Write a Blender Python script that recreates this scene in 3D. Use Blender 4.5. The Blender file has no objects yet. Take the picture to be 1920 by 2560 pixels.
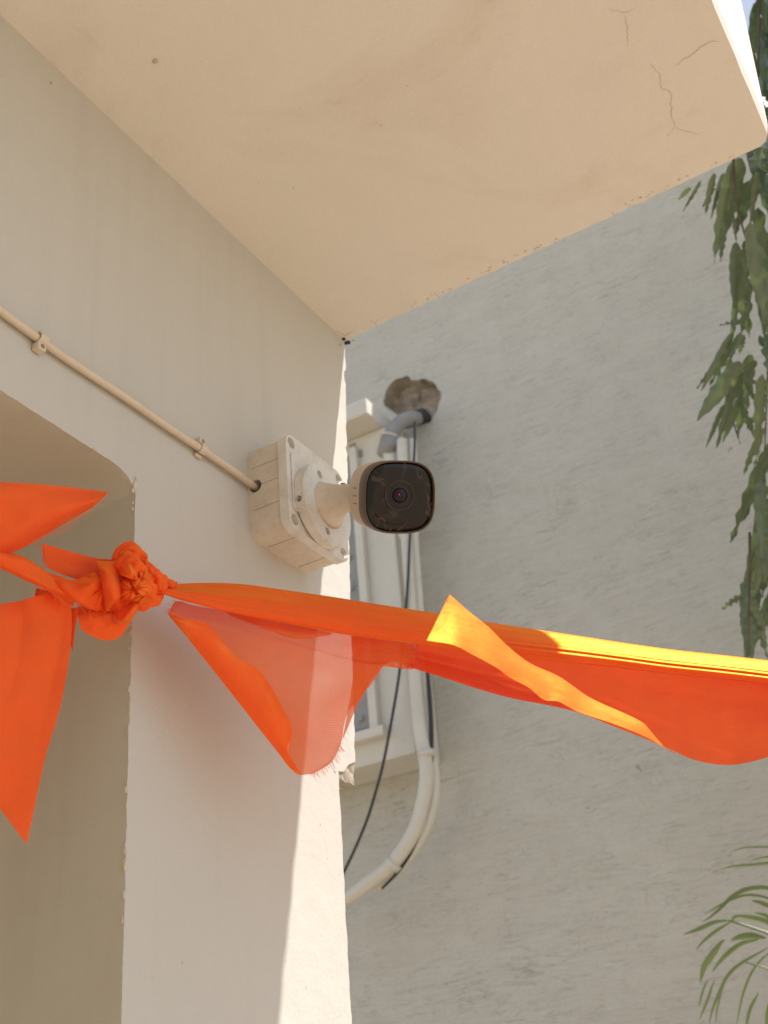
import bpy, bmesh, math, random
from mathutils import Vector, Matrix, noise

random.seed(7)
SC = bpy.context.scene
COL = SC.collection

# ------------------------------------------------------------------ camera
# Camera solved from the photograph's vanishing points (X out of the porch wall,
# Y along the wall away from the viewer, Z up; metres).
F = 3009.0
def _n(v): return v.normalized()
_u = _n(Vector((1990, 1550, F)))
_z = Vector((-479, -5227, F)); _z = _n(_z - _u * _z.dot(_u))
_x = _u.cross(_z)
CAM = Vector((0.5995, 0.0, 1.6))
def c2w(d): return Vector((_x.dot(d), _u.dot(d), _z.dot(d)))
RIGHT, DOWN, FWD = c2w(Vector((1, 0, 0))), c2w(Vector((0, 1, 0))), c2w(Vector((0, 0, 1)))
cd = bpy.data.cameras.new('camera'); cam = bpy.data.objects.new('camera', cd); COL.objects.link(cam)
m = Matrix((RIGHT, -DOWN, -FWD)).transposed().to_4x4(); m.translation = CAM
cam.matrix_world = m
cd.sensor_fit = 'VERTICAL'; cd.sensor_height = 36.0; cd.sensor_width = 27.0
cd.lens = F / 2560 * 36.0
cd.clip_start = 0.02; cd.clip_end = 500
cd.dof.use_dof = True; cd.dof.focus_distance = 1.08; cd.dof.aperture_fstop = cd.lens / 3.6
SC.camera = cam

# ------------------------------------------------------------------ light
SUN = Vector((0.50, 0.225, 1.0)).normalized()
elev = math.asin(SUN.z); azim = math.atan2(SUN.x, SUN.y)
W = bpy.data.worlds.new('World'); SC.world = W; W.use_nodes = True
wn = W.node_tree.nodes; wl = W.node_tree.links
bg = wn['Background']; sky = wn.new('ShaderNodeTexSky'); sky.sky_type = 'NISHITA'
sky.sun_disc = False; sky.sun_elevation = elev; sky.sun_rotation = azim
sky.air_density = 1.0; sky.dust_density = 1.0; sky.ozone_density = 1.0
hz = wn.new('ShaderNodeHueSaturation'); hz.inputs['Saturation'].default_value = 0.55
wl.new(sky.outputs[0], hz.inputs['Color']); wl.new(hz.outputs[0], bg.inputs[0]); bg.inputs[1].default_value = 0.145
sl = bpy.data.lights.new('sun', 'SUN'); sl.energy = 5.0; sl.angle = math.radians(0.53); sl.color = (1.0, 0.965, 0.90)
so = bpy.data.objects.new('sun', sl); COL.objects.link(so); so.rotation_euler = SUN.to_track_quat('Z', 'Y').to_euler(); so.location = (3, 3, 9)
vs = SC.view_settings; vs.view_transform = 'Standard'; vs.look = 'None'; vs.exposure = 0.5; vs.gamma = 1; vs.use_curve_mapping = False
SC.render.engine = 'CYCLES'; SC.cycles.use_denoising = True; SC.cycles.max_bounces = 10; SC.cycles.diffuse_bounces = 6
SC.cycles.transparent_max_bounces = 16

# ------------------------------------------------------------------ helpers
def ray(px, py): return _n(c2w(Vector((px - 960, py - 1280, F))))
def at(px, py, D): return CAM + ray(px, py) * D
def onX(px, py, X=0.0): r = ray(px, py); return CAM + r * ((X - CAM.x) / r.x)
def onY(px, py, Y): r = ray(px, py); return CAM + r * ((Y - CAM.y) / r.y)
def onZ(px, py, Z): r = ray(px, py); return CAM + r * ((Z - CAM.z) / r.z)

def tag(o, label=None, cat=None, group=None, kind=None):
    if label: o['label'] = label
    if cat: o['category'] = cat
    if group: o['group'] = group
    if kind: o['kind'] = kind
    return o
def thing(name, loc, label, cat, group=None):
    o = bpy.data.objects.new(name, None); COL.objects.link(o); o.location = loc
    o.empty_display_size = 0.05
    return tag(o, label, cat, group)
bpy.context.view_layer.update()
def link(name, me, mat=None, parent=None, smooth=False):
    o = bpy.data.objects.new(name, me); COL.objects.link(o)
    if mat and not me.materials: me.materials.append(mat)
    if smooth:
        for p in me.polygons: p.use_smooth = True
    if parent is not None:
        o.parent = parent
        w = parent.location if parent.type == 'EMPTY' else Vector()   # mesh parents sit at the world origin
        o.matrix_parent_inverse = Matrix.Translation(-w)   # parents are only translated
    return o
def bm_obj(name, bm, mat=None, parent=None, smooth=False, bevel=0, seg=2, angle=40):
    bmesh.ops.recalc_face_normals(bm, faces=bm.faces)
    me = bpy.data.meshes.new(name); bm.to_mesh(me); bm.free()
    o = link(name, me, mat, parent, smooth)
    if bevel:
        b = o.modifiers.new('bevel', 'BEVEL'); b.width = bevel; b.segments = seg; b.limit_method = 'ANGLE'; b.angle_limit = math.radians(angle)
    return o
def data_obj(name, vs_, fs, mat=None, parent=None, smooth=False):
    me = bpy.data.meshes.new(name); me.from_pydata([tuple(v) for v in vs_], [], fs); me.update()
    return link(name, me, mat, parent, smooth)
def box(bm, a, b):
    x0, y0, z0 = a; x1, y1, z1 = b
    v = [bm.verts.new(p) for p in ((x0,y0,z0),(x1,y0,z0),(x1,y1,z0),(x0,y1,z0),(x0,y0,z1),(x1,y0,z1),(x1,y1,z1),(x0,y1,z1))]
    for f in ((0,3,2,1),(4,5,6,7),(0,1,5,4),(1,2,6,5),(2,3,7,6),(3,0,4,7)): bm.faces.new([v[i] for i in f])
def catmull(pts, n):
    """resample a polyline of Vectors smoothly to n points by arc length"""
    pts = [Vector(p) for p in pts]
    if len(pts) == 2: return [pts[0].lerp(pts[1], i / (n - 1)) for i in range(n)]
    d = [0.0]
    for a, b in zip(pts, pts[1:]): d.append(d[-1] + max((b - a).length, 1e-6))
    out = []
    P = [pts[0] * 2 - pts[1]] + pts + [pts[-1] * 2 - pts[-2]]
    for i in range(n):
        s = d[-1] * i / (n - 1); k = 0
        while k < len(d) - 2 and s > d[k + 1]: k += 1
        t = (s - d[k]) / (d[k + 1] - d[k]); p0, p1, p2, p3 = P[k:k + 4]
        # centripetal-like tangents (finite difference, non uniform)
        h = d[k + 1] - d[k]
        h0 = (d[k] - d[k - 1]) if k > 0 else h
        h1 = (d[k + 2] - d[k + 1]) if k + 2 < len(d) else h
        m1 = (p2 - p0) * (h / (h + h0)); m2 = (p3 - p1) * (h / (h + h1))
        t2, t3 = t * t, t * t * t
        out.append(p1 * (2*t3 - 3*t2 + 1) + m1 * (t3 - 2*t2 + t) + p2 * (-2*t3 + 3*t2) + m2 * (t3 - t2))
    return out
def tube_bm(bm, pts, r, seg=10, cap=True):
    pts = [Vector(p) for p in pts]; n = len(pts)
    rs = r if isinstance(r, (list, tuple)) else [r] * n
    t0 = (pts[1] - pts[0]).normalized()
    nx = t0.orthogonal().normalized(); rings = []
    for i, p in enumerate(pts):
        t = (pts[min(i + 1, n - 1)] - pts[max(i - 1, 0)]).normalized()
        nx = (nx - t * nx.dot(t)).normalized(); ny = t.cross(nx)
        rings.append([bm.verts.new(p + (nx * math.cos(a) + ny * math.sin(a)) * rs[i]) for a in (2 * math.pi * k / seg for k in range(seg))])
    for A, B in zip(rings, rings[1:]):
        for k in range(seg): bm.faces.new((A[k], A[(k + 1) % seg], B[(k + 1) % seg], B[k]))
    if cap: bm.faces.new(rings[0][::-1]); bm.faces.new(rings[-1])
def tube(name, pts, r, mat, parent=None, seg=12, n=None):
    bm = bmesh.new(); tube_bm(bm, catmull(pts, n) if n else pts, r, seg)
    return bm_obj(name, bm, mat, parent, smooth=True)
def cyl_bm(bm, c, axis, r0, r1, h, seg=32):
    axis = Vector(axis).normalized(); tube_bm(bm, [Vector(c), Vector(c) + axis * h], [r0, r1], seg)
def apply_mods(o):
    dg = bpy.context.evaluated_depsgraph_get(); me = bpy.data.meshes.new_from_object(o.evaluated_get(dg))
    o.modifiers.clear(); o.data = me
def cut(o, bms):
    """boolean difference with temporary cutters"""
    for bm in bms:
        bmesh.ops.recalc_face_normals(bm, faces=bm.faces)
        me = bpy.data.meshes.new('cutter'); bm.to_mesh(me); bm.free()
        c = bpy.data.objects.new('cutter', me); COL.objects.link(c)
        md = o.modifiers.new('cut', 'BOOLEAN'); md.operation = 'DIFFERENCE'; md.object = c; md.solver = 'EXACT'
        bpy.context.view_layer.update(); apply_mods(o); bpy.data.objects.remove(c)
def fbm(p, s, oct_=4): return noise.fractal(Vector(p) * s, 1.0, 2.0, oct_)

# ------------------------------------------------------------------ materials
class NT:
    def __init__(s, name):
        s.m = bpy.data.materials.new(name); s.m.use_nodes = True
        s.t = s.m.node_tree; s.n = s.t.nodes; s.l = s.t.links
        s.b = s.n['Principled BSDF']; s.out = s.n['Material Output']
    def node(s, ty, **kw):
        nd = s.n.new(ty)
        for k, v in kw.items():
            if k in nd.inputs.keys(): 
                if hasattr(v, 'is_linked'): s.l.new(v, nd.inputs[k])
                else: nd.inputs[k].default_value = v
            else: setattr(nd, k, v)
        return nd
    def pos(s, scale=(1,1,1), rot=(0,0,0), src='Object'):
        tc = s.node('ShaderNodeTexCoord'); mp = s.node('ShaderNodeMapping')
        mp.inputs['Scale'].default_value = scale; mp.inputs['Rotation'].default_value = rot
        if src == 'World':
            g = s.node('ShaderNodeNewGeometry'); s.l.new(g.outputs['Position'], mp.inputs[0])
        else: s.l.new(tc.outputs[src], mp.inputs[0])
        return mp.outputs[0]
    def noise(s, vec, scale, detail=4, rough=0.55, dist=0.0):
        nd = s.node('ShaderNodeTexNoise'); s.l.new(vec, nd.inputs['Vector'])
        nd.inputs['Scale'].default_value = scale; nd.inputs['Detail'].default_value = detail
        nd.inputs['Roughness'].default_value = rough; nd.inputs['Distortion'].default_value = dist
        return nd.outputs['Fac']
    def ramp(s, fac, stops):
        r = s.node('ShaderNodeValToRGB'); s.l.new(fac, r.inputs[0]); e = r.color_ramp.elements
        while len(e) < len(stops): e.new(0.5)
        for el, (p, c) in zip(e, stops):
            el.position = p; el.color = c if len(c) == 4 else (*c, 1)
        return r.outputs[0]
    def mix(s, fac, a, b, blend='MIX'):
        nd = s.node('ShaderNodeMix', data_type='RGBA', blend_type=blend)
        for idx, v in ((0, fac), (6, a), (7, b)):
            if hasattr(v, 'is_linked'): s.l.new(v, nd.inputs[idx])
            else: nd.inputs[idx].default_value = v if idx == 0 or len(v) == 4 else (*v, 1)
        return nd.outputs[2]
    def math(s, op, a, b=0.0, clamp=False):
        nd = s.node('ShaderNodeMath', operation=op); nd.use_clamp = clamp
        for i, v in enumerate((a, b)):
            if hasattr(v, 'is_linked'): s.l.new(v, nd.inputs[i])
            else: nd.inputs[i].default_value = v
        return nd.outputs[0]
    def bump(s, h, strength=0.3, dist=0.002, prev=None):
        b = s.node('ShaderNodeBump'); b.inputs['Strength'].default_value = strength; b.inputs['Distance'].default_value = dist
        s.l.new(h, b.inputs['Height'])
        if prev: s.l.new(prev, b.inputs['Normal'])
        return b.outputs[0]
    def set(s, **kw):
        for k, v in kw.items():
            k = {'specular_ior_level': 'Specular IOR Level', 'ior': 'IOR'}.get(k, k.replace('_', ' ').title())
            if hasattr(v, 'is_linked'): s.l.new(v, s.b.inputs[k])
            else: s.b.inputs[k].default_value = v if not (isinstance(v, tuple) and len(v) == 3) else (*v, 1)
        return s.m
G1 = (1, 1, 1); G0 = (0, 0, 0)

def plaster(name, col, dirt=(0.30, 0.24, 0.17), dirt_amt=0.35, streak=0.0, rough=0.9, stain=0.0):
    k = NT(name); p = k.pos(src='World')
    big = k.ramp(k.noise(p, 3.2, 6, 0.6), [(0.42, G0), (0.75, G1)])
    c = k.mix(k.math('MULTIPLY', big, dirt_amt * 0.45), col, tuple(0.82 * a for a in col))
    sp = k.ramp(k.noise(p, 140, 2, 0.5), [(0.70, G0), (0.78, G1)])
    mask = k.ramp(k.noise(p, 5.5, 3, 0.6), [(0.50, G0), (0.66, G1)])
    c = k.mix(k.math('MULTIPLY', k.math('MULTIPLY', sp, mask), dirt_amt), c, dirt)
    if streak:
        ps = k.pos(scale=(22, 22, 1.4), src='World')
        st = k.ramp(k.noise(ps, 1.0, 4, 0.6), [(0.52, G0), (0.80, G1)])
        c = k.mix(k.math('MULTIPLY', st, streak), c, tuple(0.72 * a for a in col))
    if stain:
        s1 = k.ramp(k.noise(p, 4.5, 6, 0.62, 1.2), [(0.52, G0), (0.70, G1)])
        s2 = k.ramp(k.noise(p, 15, 6, 0.7, 0.8), [(0.56, G0), (0.74, G1)])
        c = k.mix(k.math('MULTIPLY', s1, stain * .55), c, tuple(a * b for a, b in zip(col, (0.80, 0.72, 0.66))))
        c = k.mix(k.math('MULTIPLY', k.math('MULTIPLY', s2, s1), stain), c, tuple(a * b for a, b in zip(col, (0.70, 0.60, 0.52))))
    gr = k.noise(p, 620, 2, 0.7)
    c = k.mix(0.10, c, k.ramp(gr, [(0.25, (0.25, 0.22, 0.2)), (0.75, (1, 1, 1))]), 'MULTIPLY')
    h1 = k.noise(p, 26, 5, 0.6); h2 = k.noise(p, 420, 3, 0.6)
    nb = k.bump(h1, 0.25, 0.006); nb = k.bump(h2, 0.22, 0.0008, nb)
    return k.set(base_color=c, roughness=rough, normal=nb, specular_ior_level=0.25)

M = {}
M['wall'] = plaster('cream_wall_paint', (0.555, 0.535, 0.485), dirt_amt=0.6, streak=0.28)
M['soffit'] = plaster('cream_soffit_paint', (0.76, 0.715, 0.65), dirt_amt=0.6, stain=0.55)
M['reveal'] = plaster('shade_toned_door_reveal', (0.535, 0.49, 0.40), dirt_amt=0.7, streak=0.3)  # wall paint browned and darkened, the opening's shade put into the colour
M['chip'] = plaster('bare_plaster', (0.62, 0.55, 0.44), dirt_amt=0.6)
M['core'] = plaster('broken_mortar', (0.40, 0.36, 0.29), dirt_amt=0.6)
M['dark'] = NT('grime').set(base_color=(0.05, 0.035, 0.025), roughness=0.95)
M['crack'] = NT('crack_line').set(base_color=(0.50, 0.42, 0.33), roughness=1.0)  # one flat brown for cracks, specks, flakes and small dirt spots

def far_wall_mat():
    k = NT('roller_textured_paint'); 
    p0 = k.pos(src='World')
    p = k.pos(scale=(4.4, 1, 46), rot=(0, math.radians(7.0), 0), src='World')
    def ridge(vec, sc, det, w, dist=0.0):
        f = k.noise(vec, sc, det, 0.55, dist)
        d = k.math('ABSOLUTE', k.math('SUBTRACT', f, 0.5))
        return k.ramp(d, [(0.0, G1), (w, G0)])
    r1 = ridge(p, 1.0, 3, 0.018, 0.35)
    r2 = ridge(k.pos(scale=(11, 1, 105), rot=(0, math.radians(5.0), 0), src='World'), 1.0, 3, 0.026, 0.3)
    r3 = ridge(k.pos(scale=(46, 1, 15), rot=(0, math.radians(-14), 0), src='World'), 1.0, 3, 0.02, 0.5)
    r4 = ridge(k.pos(scale=(16, 1, 130), rot=(0, math.radians(9.0), 0), src='World'), 1.0, 2, 0.03, 0.3)
    m1 = k.ramp(k.noise(p0, 6, 4, .65), [(0.40, G0), (0.62, G1)])
    m2 = k.ramp(k.noise(k.pos(scale=(1.3, 1, 1), src='World'), 9, 4, .65), [(0.42, G0), (0.62, G1)])
    m3 = k.ramp(k.noise(p0, 13, 4, .65), [(0.48, G0), (0.64, G1)])
    lines = k.math('MAXIMUM', k.math('MULTIPLY', r1, m1), k.math('MAXIMUM', k.math('MULTIPLY', r2, k.math('MULTIPLY', m2, 0.85)), k.math('MULTIPLY', r3, k.math('MULTIPLY', m3, 0.6))))
    lines = k.math('MAXIMUM', lines, k.math('MULTIPLY', r4, 0.35))
    base = k.mix(k.ramp(k.noise(p0, 1.3, 6, 0.62), [(0.35, G0), (0.68, G1)]), (0.59, 0.578, 0.515), (0.645, 0.63, 0.565))
    soft = k.ramp(k.noise(k.pos(scale=(5, 1, 26), rot=(0, math.radians(7.0), 0), src='World'), 1.0, 5, 0.7), [(0.40, G0), (0.70, G1)])
    base = k.mix(k.math('MULTIPLY', soft, 0.30), base, (0.50, 0.475, 0.405))
    c = k.mix(k.math('MULTIPLY', lines, 0.62), base, (0.25, 0.225, 0.185))
    c = k.mix(0.20, c, k.ramp(k.noise(p0, 210, 3, 0.75), [(0.25, (0.3, 0.28, 0.26)), (0.75, (1, 1, 1))]), 'MULTIPLY')
    h = k.math('SUBTRACT', k.noise(p, 1.4, 4, 0.6), k.math('MULTIPLY', lines, 0.6))
    nb = k.bump(h, 0.16, 0.004); nb = k.bump(k.noise(p0, 150, 4, .7), 0.25, 0.002, nb)
    return k.set(base_color=c, roughness=0.85, normal=nb, specular_ior_level=0.25)
M['far'] = far_wall_mat()
def brick_hole():
    k = NT('broken_brick_and_mortar'); p = k.pos(src='World')
    c = k.ramp(k.noise(p, 22, 6, 0.7), [(0.3, (0.26, 0.22, 0.17)), (0.5, (0.44, 0.375, 0.295)), (0.62, (0.54, 0.475, 0.385)), (0.75, (0.46, 0.28, 0.20))])
    return k.set(base_color=c, roughness=0.95, normal=k.bump(k.noise(p, 60, 5, 0.7), 0.9, 0.01))
M['hole'] = brick_hole()
def grimy(name, col, grime=(0.30, 0.20, 0.11), amt=0.8, rough=0.45, scale=45, spec=0.4):
    k = NT(name); p = k.pos(src='World')
    g = k.ramp(k.noise(p, scale, 6, 0.7), [(0.44, G0), (0.66, G1)])
    fine = k.ramp(k.noise(p, scale * 8, 3, 0.7), [(0.62, G0), (0.74, G1)])
    c = k.mix(k.math('MULTIPLY', g, amt * 0.5), col, tuple(0.55 * a + 0.45 * b for a, b in zip(col, grime)))
    c = k.mix(k.math('MULTIPLY', fine, k.math('MULTIPLY', g, amt * 0.9)), c, grime)
    return k.set(base_color=c, roughness=rough, specular_ior_level=spec, normal=k.bump(k.noise(p, 300, 3), 0.08, 0.0006))
M['plastic'] = grimy('weathered_cream_plastic', (0.70, 0.68, 0.62), amt=1.1, rough=0.42)
M['plastic2'] = grimy('weathered_cream_plastic_darker', (0.64, 0.57, 0.47), (0.30, 0.20, 0.11), amt=1.0, rough=0.45)
M['housing'] = grimy('camera_housing_paint', (0.60, 0.50, 0.38), amt=0.7, rough=0.38)
M['conduit'] = grimy('ivory_pvc_conduit', (0.62, 0.53, 0.41), amt=0.6, rough=0.5, scale=60)
M['bezel'] = grimy('brown_black_bezel', (0.10, 0.072, 0.052), (0.2, 0.13, 0.08), 0.5, 0.4)
M['rubber'] = NT('dark_cable_rubber').set(base_color=(0.035, 0.036, 0.04), roughness=0.5)
M['screw'] = NT('dull_screw_metal').set(base_color=(0.30, 0.25, 0.19), roughness=0.5, metallic=0.6)
M['grey_pvc'] = grimy('grey_pvc', (0.30, 0.295, 0.29), (0.12, 0.10, 0.09), 0.5, 0.45, 25)
M['white_pipe'] = grimy('white_pipe_wrap', (0.66, 0.64, 0.57), (0.35, 0.30, 0.22), 0.6, 0.55, 14)
M['cabinet'] = grimy('off_white_cabinet_paint', (0.66, 0.64, 0.57), (0.35, 0.31, 0.24), 0.5, 0.5, 9)
M['channel'] = grimy('dusty_grey_panel', (0.30, 0.31, 0.30), (0.14, 0.13, 0.11), 0.9, 0.5, 16)
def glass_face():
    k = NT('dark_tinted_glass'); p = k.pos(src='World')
    refl = k.ramp(k.noise(k.pos(scale=(60, 60, 34), src='World'), 1.0, 3, 0.6, 1.2), [(0.575, G0), (0.62, G1)])
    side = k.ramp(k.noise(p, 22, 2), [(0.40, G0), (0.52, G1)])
    f = k.math('MULTIPLY', refl, side)
    c = k.mix(k.math('MULTIPLY', f, 0.55), (0.008, 0.006, 0.006), (0.095, 0.07, 0.052))  # random brown patches painted in as reflections on the glass
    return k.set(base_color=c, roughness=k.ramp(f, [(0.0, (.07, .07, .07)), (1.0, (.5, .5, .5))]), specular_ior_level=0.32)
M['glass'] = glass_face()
M['lens'] = NT('lens_coating').set(base_color=(0.010, 0.007, 0.016), roughness=0.03, specular_ior_level=0.25)
M['lens_ring'] = NT('lens_barrel').set(base_color=(0.028, 0.018, 0.018), roughness=0.35)
M['red'] = NT('red_lens_dot').set(base_color=(0.75, 0.03, 0.03), roughness=0.3)

def cloth(name, col, alpha=0.0, weave=0.0, trans=0.18):
    k = NT(name)
    uv = k.pos(src='UV'); w = k.pos(src='World')
    v = k.ramp(k.noise(w, 35, 4), [(0.3, (0.90, 0.90, 0.90)), (0.7, (1, 1, 1))])
    c = k.mix(1.0, col, v, 'MULTIPLY')
    fine = k.noise(w, 900, 2, 0.7)
    c = k.mix(0.18, c, k.ramp(fine, [(0.3, (0.35, 0.35, 0.35)), (0.7, (1, 1, 1))]), 'MULTIPLY')
    nb = k.bump(k.noise(w, 700, 2), 0.25, 0.0006)
    nb = k.bump(k.noise(k.pos(scale=(30, 30, 90), src='World'), 1.0, 5), 0.30, 0.004, nb)
    k.set(base_color=c, roughness=0.8, specular_ior_level=0.0, normal=nb)
    gl = k.node('ShaderNodeBsdfGlossy'); gl.inputs['Color'].default_value = (1.0, 0.70, 0.10, 1); gl.inputs['Roughness'].default_value = 0.56; k.l.new(nb, gl.inputs['Normal'])
    fr_ = k.node('ShaderNodeFresnel'); fr_.inputs['IOR'].default_value = 1.5
    mg = k.node('ShaderNodeMixShader'); k.l.new(k.math('MINIMUM', k.math('MULTIPLY', fr_.outputs[0], 2.3), 0.31), mg.inputs[0])
    k.l.new(k.b.outputs[0], mg.inputs[1]); k.l.new(gl.outputs[0], mg.inputs[2])
    k.b.inputs['Sheen Weight'].default_value = 0.12; k.b.inputs['Sheen Tint'].default_value = (1.0, 0.55, 0.25, 1); k.b.inputs['Sheen Roughness'].default_value = 0.4
    t = k.node('ShaderNodeBsdfTranslucent')
    k.l.new(k.mix(1.0, c, (1.0, 1.0, 1.0), 'MULTIPLY'), t.inputs['Color']); k.l.new(nb, t.inputs['Normal'])
    mx = k.node('ShaderNodeMixShader'); mx.inputs[0].default_value = trans
    k.l.new(mg.outputs[0], mx.inputs[1]); k.l.new(t.outputs[0], mx.inputs[2])
    last = mx.outputs[0]
    if alpha > 0:
        tr = k.node('ShaderNodeBsdfTransparent'); m2 = k.node('ShaderNodeMixShader')
        if weave:
            wv = k.node('ShaderNodeTexWave', wave_type='BANDS', bands_direction='Y'); k.l.new(uv, wv.inputs['Vector'])
            wv.inputs['Scale'].default_value = 26; wv.inputs['Distortion'].default_value = 3.0
            wv.inputs['Detail'].default_value = 2; wv.inputs['Detail Scale'].default_value = 0.6
            a = k.math('ADD', k.math('MULTIPLY', wv.outputs['Fac'], weave), alpha - weave * 0.5)
            big = k.math('MULTIPLY', k.math('SUBTRACT', k.noise(uv, 3.0, 3), 0.5), 0.25)
            a = k.math('ADD', a, big, True)
            k.l.new(a, m2.inputs[0])
        else: m2.inputs[0].default_value = alpha
        k.l.new(last, m2.inputs[1]); k.l.new(tr.outputs[0], m2.inputs[2]); last = m2.outputs[0]
    k.l.new(last, k.out.inputs['Surface'])
    return k.m
ORANGE = (1.0, 0.078, 0.026)
M['cloth'] = cloth('orange_cotton', ORANGE, 0.0)
M['cloth_thin'] = cloth('orange_cotton_single_layer', ORANGE, 0.04)
M['sheer'] = cloth('orange_sheer_weave', (1.0, 0.145, 0.04), 0.19, 0.14, 0.30)
M['thread'] = NT('orange_thread').set(base_color=(0.80, 0.16, 0.05), roughness=0.9)

def leaf_mat(name, a, b, spec=0.5):
    k = NT(name); oi = k.node('ShaderNodeObjectInfo'); w = k.pos(src='World')
    c = k.mix(oi.outputs['Random'], a, b)
    c = k.mix(k.math('MULTIPLY', k.noise(w, 30, 3), 0.5), c, tuple(0.6 * q for q in a))
    k.set(base_color=c, roughness=0.32, specular_ior_level=spec)
    t = k.node('ShaderNodeBsdfTranslucent'); k.l.new(k.mix(0.5, c, (0.16, 0.30, 0.03)), t.inputs['Color'])
    mx = k.node('ShaderNodeMixShader'); mx.inputs[0].default_value = 0.22
    k.l.new(k.b.outputs[0], mx.inputs[1]); k.l.new(t.outputs[0], mx.inputs[2]); k.l.new(mx.outputs[0], k.out.inputs['Surface'])
    return k.m
M['leaf'] = leaf_mat('glossy_drooping_leaf', (0.135, 0.175, 0.105), (0.19, 0.235, 0.12), 0.8)
M['palm'] = leaf_mat('palm_leaflet', (0.26, 0.30, 0.12), (0.20, 0.27, 0.13), 0.3)
def bark():
    k = NT('grey_bark'); p = k.pos(scale=(20, 20, 4), src='World')
    c = k.ramp(k.noise(p, 1.0, 6, 0.7), [(0.3, (0.06, 0.045, 0.03)), (0.7, (0.17, 0.14, 0.10))])
    return k.set(base_color=c, roughness=0.95, normal=k.bump(k.noise(p, 2.0, 5), 0.7, 0.01))
M['bark'] = bark()
def paving():
    k = NT('sandy_paving'); p = k.pos(src='World')
    c = k.ramp(k.noise(p, 2.5, 6, 0.6), [(0.3, (0.34, 0.265, 0.185)), (0.7, (0.44, 0.35, 0.25))])
    return k.set(base_color=c, roughness=0.9, normal=k.bump(k.noise(p, 60, 4), 0.4, 0.004))
M['ground'] = paving()

# ------------------------------------------------------------------ ground
bm = bmesh.new(); bmesh.ops.create_grid(bm, x_segments=8, y_segments=8, size=150)
tag(bm_obj('ground', bm, M['ground']), kind='structure')

# ------------------------------------------------------------------ house: wall, canopy
ZS = 2.557                       # soffit height
house = thing('house', (0, 0, 0), 'cream plastered house corner with a door opening and a thick concrete canopy', 'house'); house['kind'] = 'thing'

def jag(a, b, step, amp, seed, chip=0.0):
    """points from a to b (Y,Z) displaced irregularly across the line"""
    a = Vector((a[0], a[1], 0)); b = Vector((b[0], b[1], 0)); n = max(2, int((b - a).length / step)); t = (b - a).normalized(); nn = Vector((-t.y, t.x, 0))
    out = []
    for i in range(n):
        p = a.lerp(b, i / n); s = i * step
        o = amp * (fbm((s, seed, 0), 60, 3) + 0.8 * fbm((s, seed, 3), 14, 2))
        if chip and fbm((s, seed, 9), 22, 2) > 0.45: o -= chip
        q = p + nn * o; out.append((q.x, q.y, p.x, p.y))
    return out
outline = []
outline += [(1.065, 3.6), (1.066, ZS)]
outline += jag((1.066, ZS), (1.040, 2.27), 0.004, 0.0022, 1.3, 0.002)
outline += jag((1.040, 2.27), (1.020, 1.995), 0.004, 0.0022, 4.1, 0.002)
outline += [(1.019, 1.990), (1.006, 1.984), (0.995, 1.974)]
outline += jag((0.985, 1.972), (0.978, 1.60), 0.004, 0.0014, 7.7)
outline += [(0.975, 1.55), (0.975, -0.1)]
outline += [(0.679, -0.1), (0.679, 1.4)]
outline += jag((0.679, 1.4), (0.679, 2.139), 0.004, 0.0011, 5.2, -0.0012)
cy, cz, rr, rz = 0.679 - 0.034, 2.163 - 0.021, 0.034, 0.021
for i in range(13):
    a = i / 13 * math.pi / 2
    e = 0.0014 * fbm((i * 0.01, 3, 3), 50)
    outline.append((cy + (rr + e) * math.cos(a), cz + (rz + e) * math.sin(a), cy + rr * math.cos(a), cz + rz * math.sin(a)))
outline += jag((0.645, 2.163), (0.42, 2.164), 0.005, 0.0011, 8.8)
outline += [(0.35, 2.163), (-1.7, 2.163), (-1.7, 3.6)]
bm = bmesh.new()
outline = [o if len(o) == 4 else (o[0], o[1], o[0], o[1]) for o in outline]
fv = [bm.verts.new((0, o[0], o[1])) for o in outline]
T = 0.45
mv = [bm.verts.new((-.004 - .003 * random.random(), o[2], o[3])) for o in outline]
bv = [bm.verts.new((-T, o[2], o[3])) for o in outline]
n = len(fv)
for ring in (fv, bv):
    bmesh.ops.triangle_fill(bm, edges=[bm.edges.new((ring[i], ring[(i + 1) % n])) for i in range(n)], use_beauty=True)
for A, B in ((fv, mv), (mv, bv)):
    for i in range(n): bm.faces.new((A[i], B[i], B[(i + 1) % n], A[(i + 1) % n]))
wall_o = bm_obj('wall', bm, M['wall'], house)
wall_o.data.materials.append(M['reveal'])
for p in wall_o.data.polygons:           # the shade-toned paint inside the door opening
    c = p.center
    if c.x < -.002 and c.x > -T + .001 and c.y < .6795 and c.z < 2.17: p.material_index = 1
# added wing, then the shut inner face behind the opening
bm = bmesh.new(); box(bm, (-T, -1.96, 0), (3.2, -1.703, 3.6)); bm_obj('unseen_shade_wing', bm, M['wall'], house)  # unseen wall put in behind the viewer to darken the near wall
bm = bmesh.new(); box(bm, (-T - 0.06, -1.69, 0), (-T - 0.003, 0.9, 2.4)); bm_obj('inner_wall', bm, M['wall'], house)

# broken end of the thick upper plaster coat (bare core seen from below)
bm = bmesh.new(); bmesh.ops.create_cube(bm, size=1)
bmesh.ops.subdivide_edges(bm, edges=bm.edges[:], cuts=7, use_grid_fill=True)
for v in bm.verts:
    p = Vector((v.co.x * 0.056 - 0.0295, 0.996 + v.co.y * 0.044, 1.984 + v.co.z * 0.036))
    q = 0.0030 * Vector((fbm(p, 70), fbm(p + Vector((3, 1, 2)), 70), fbm(p + Vector((7, 5, 1)), 70)))
    v.co = p + q
bm_obj('broken_plaster', bm, M['core'], house)
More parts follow.
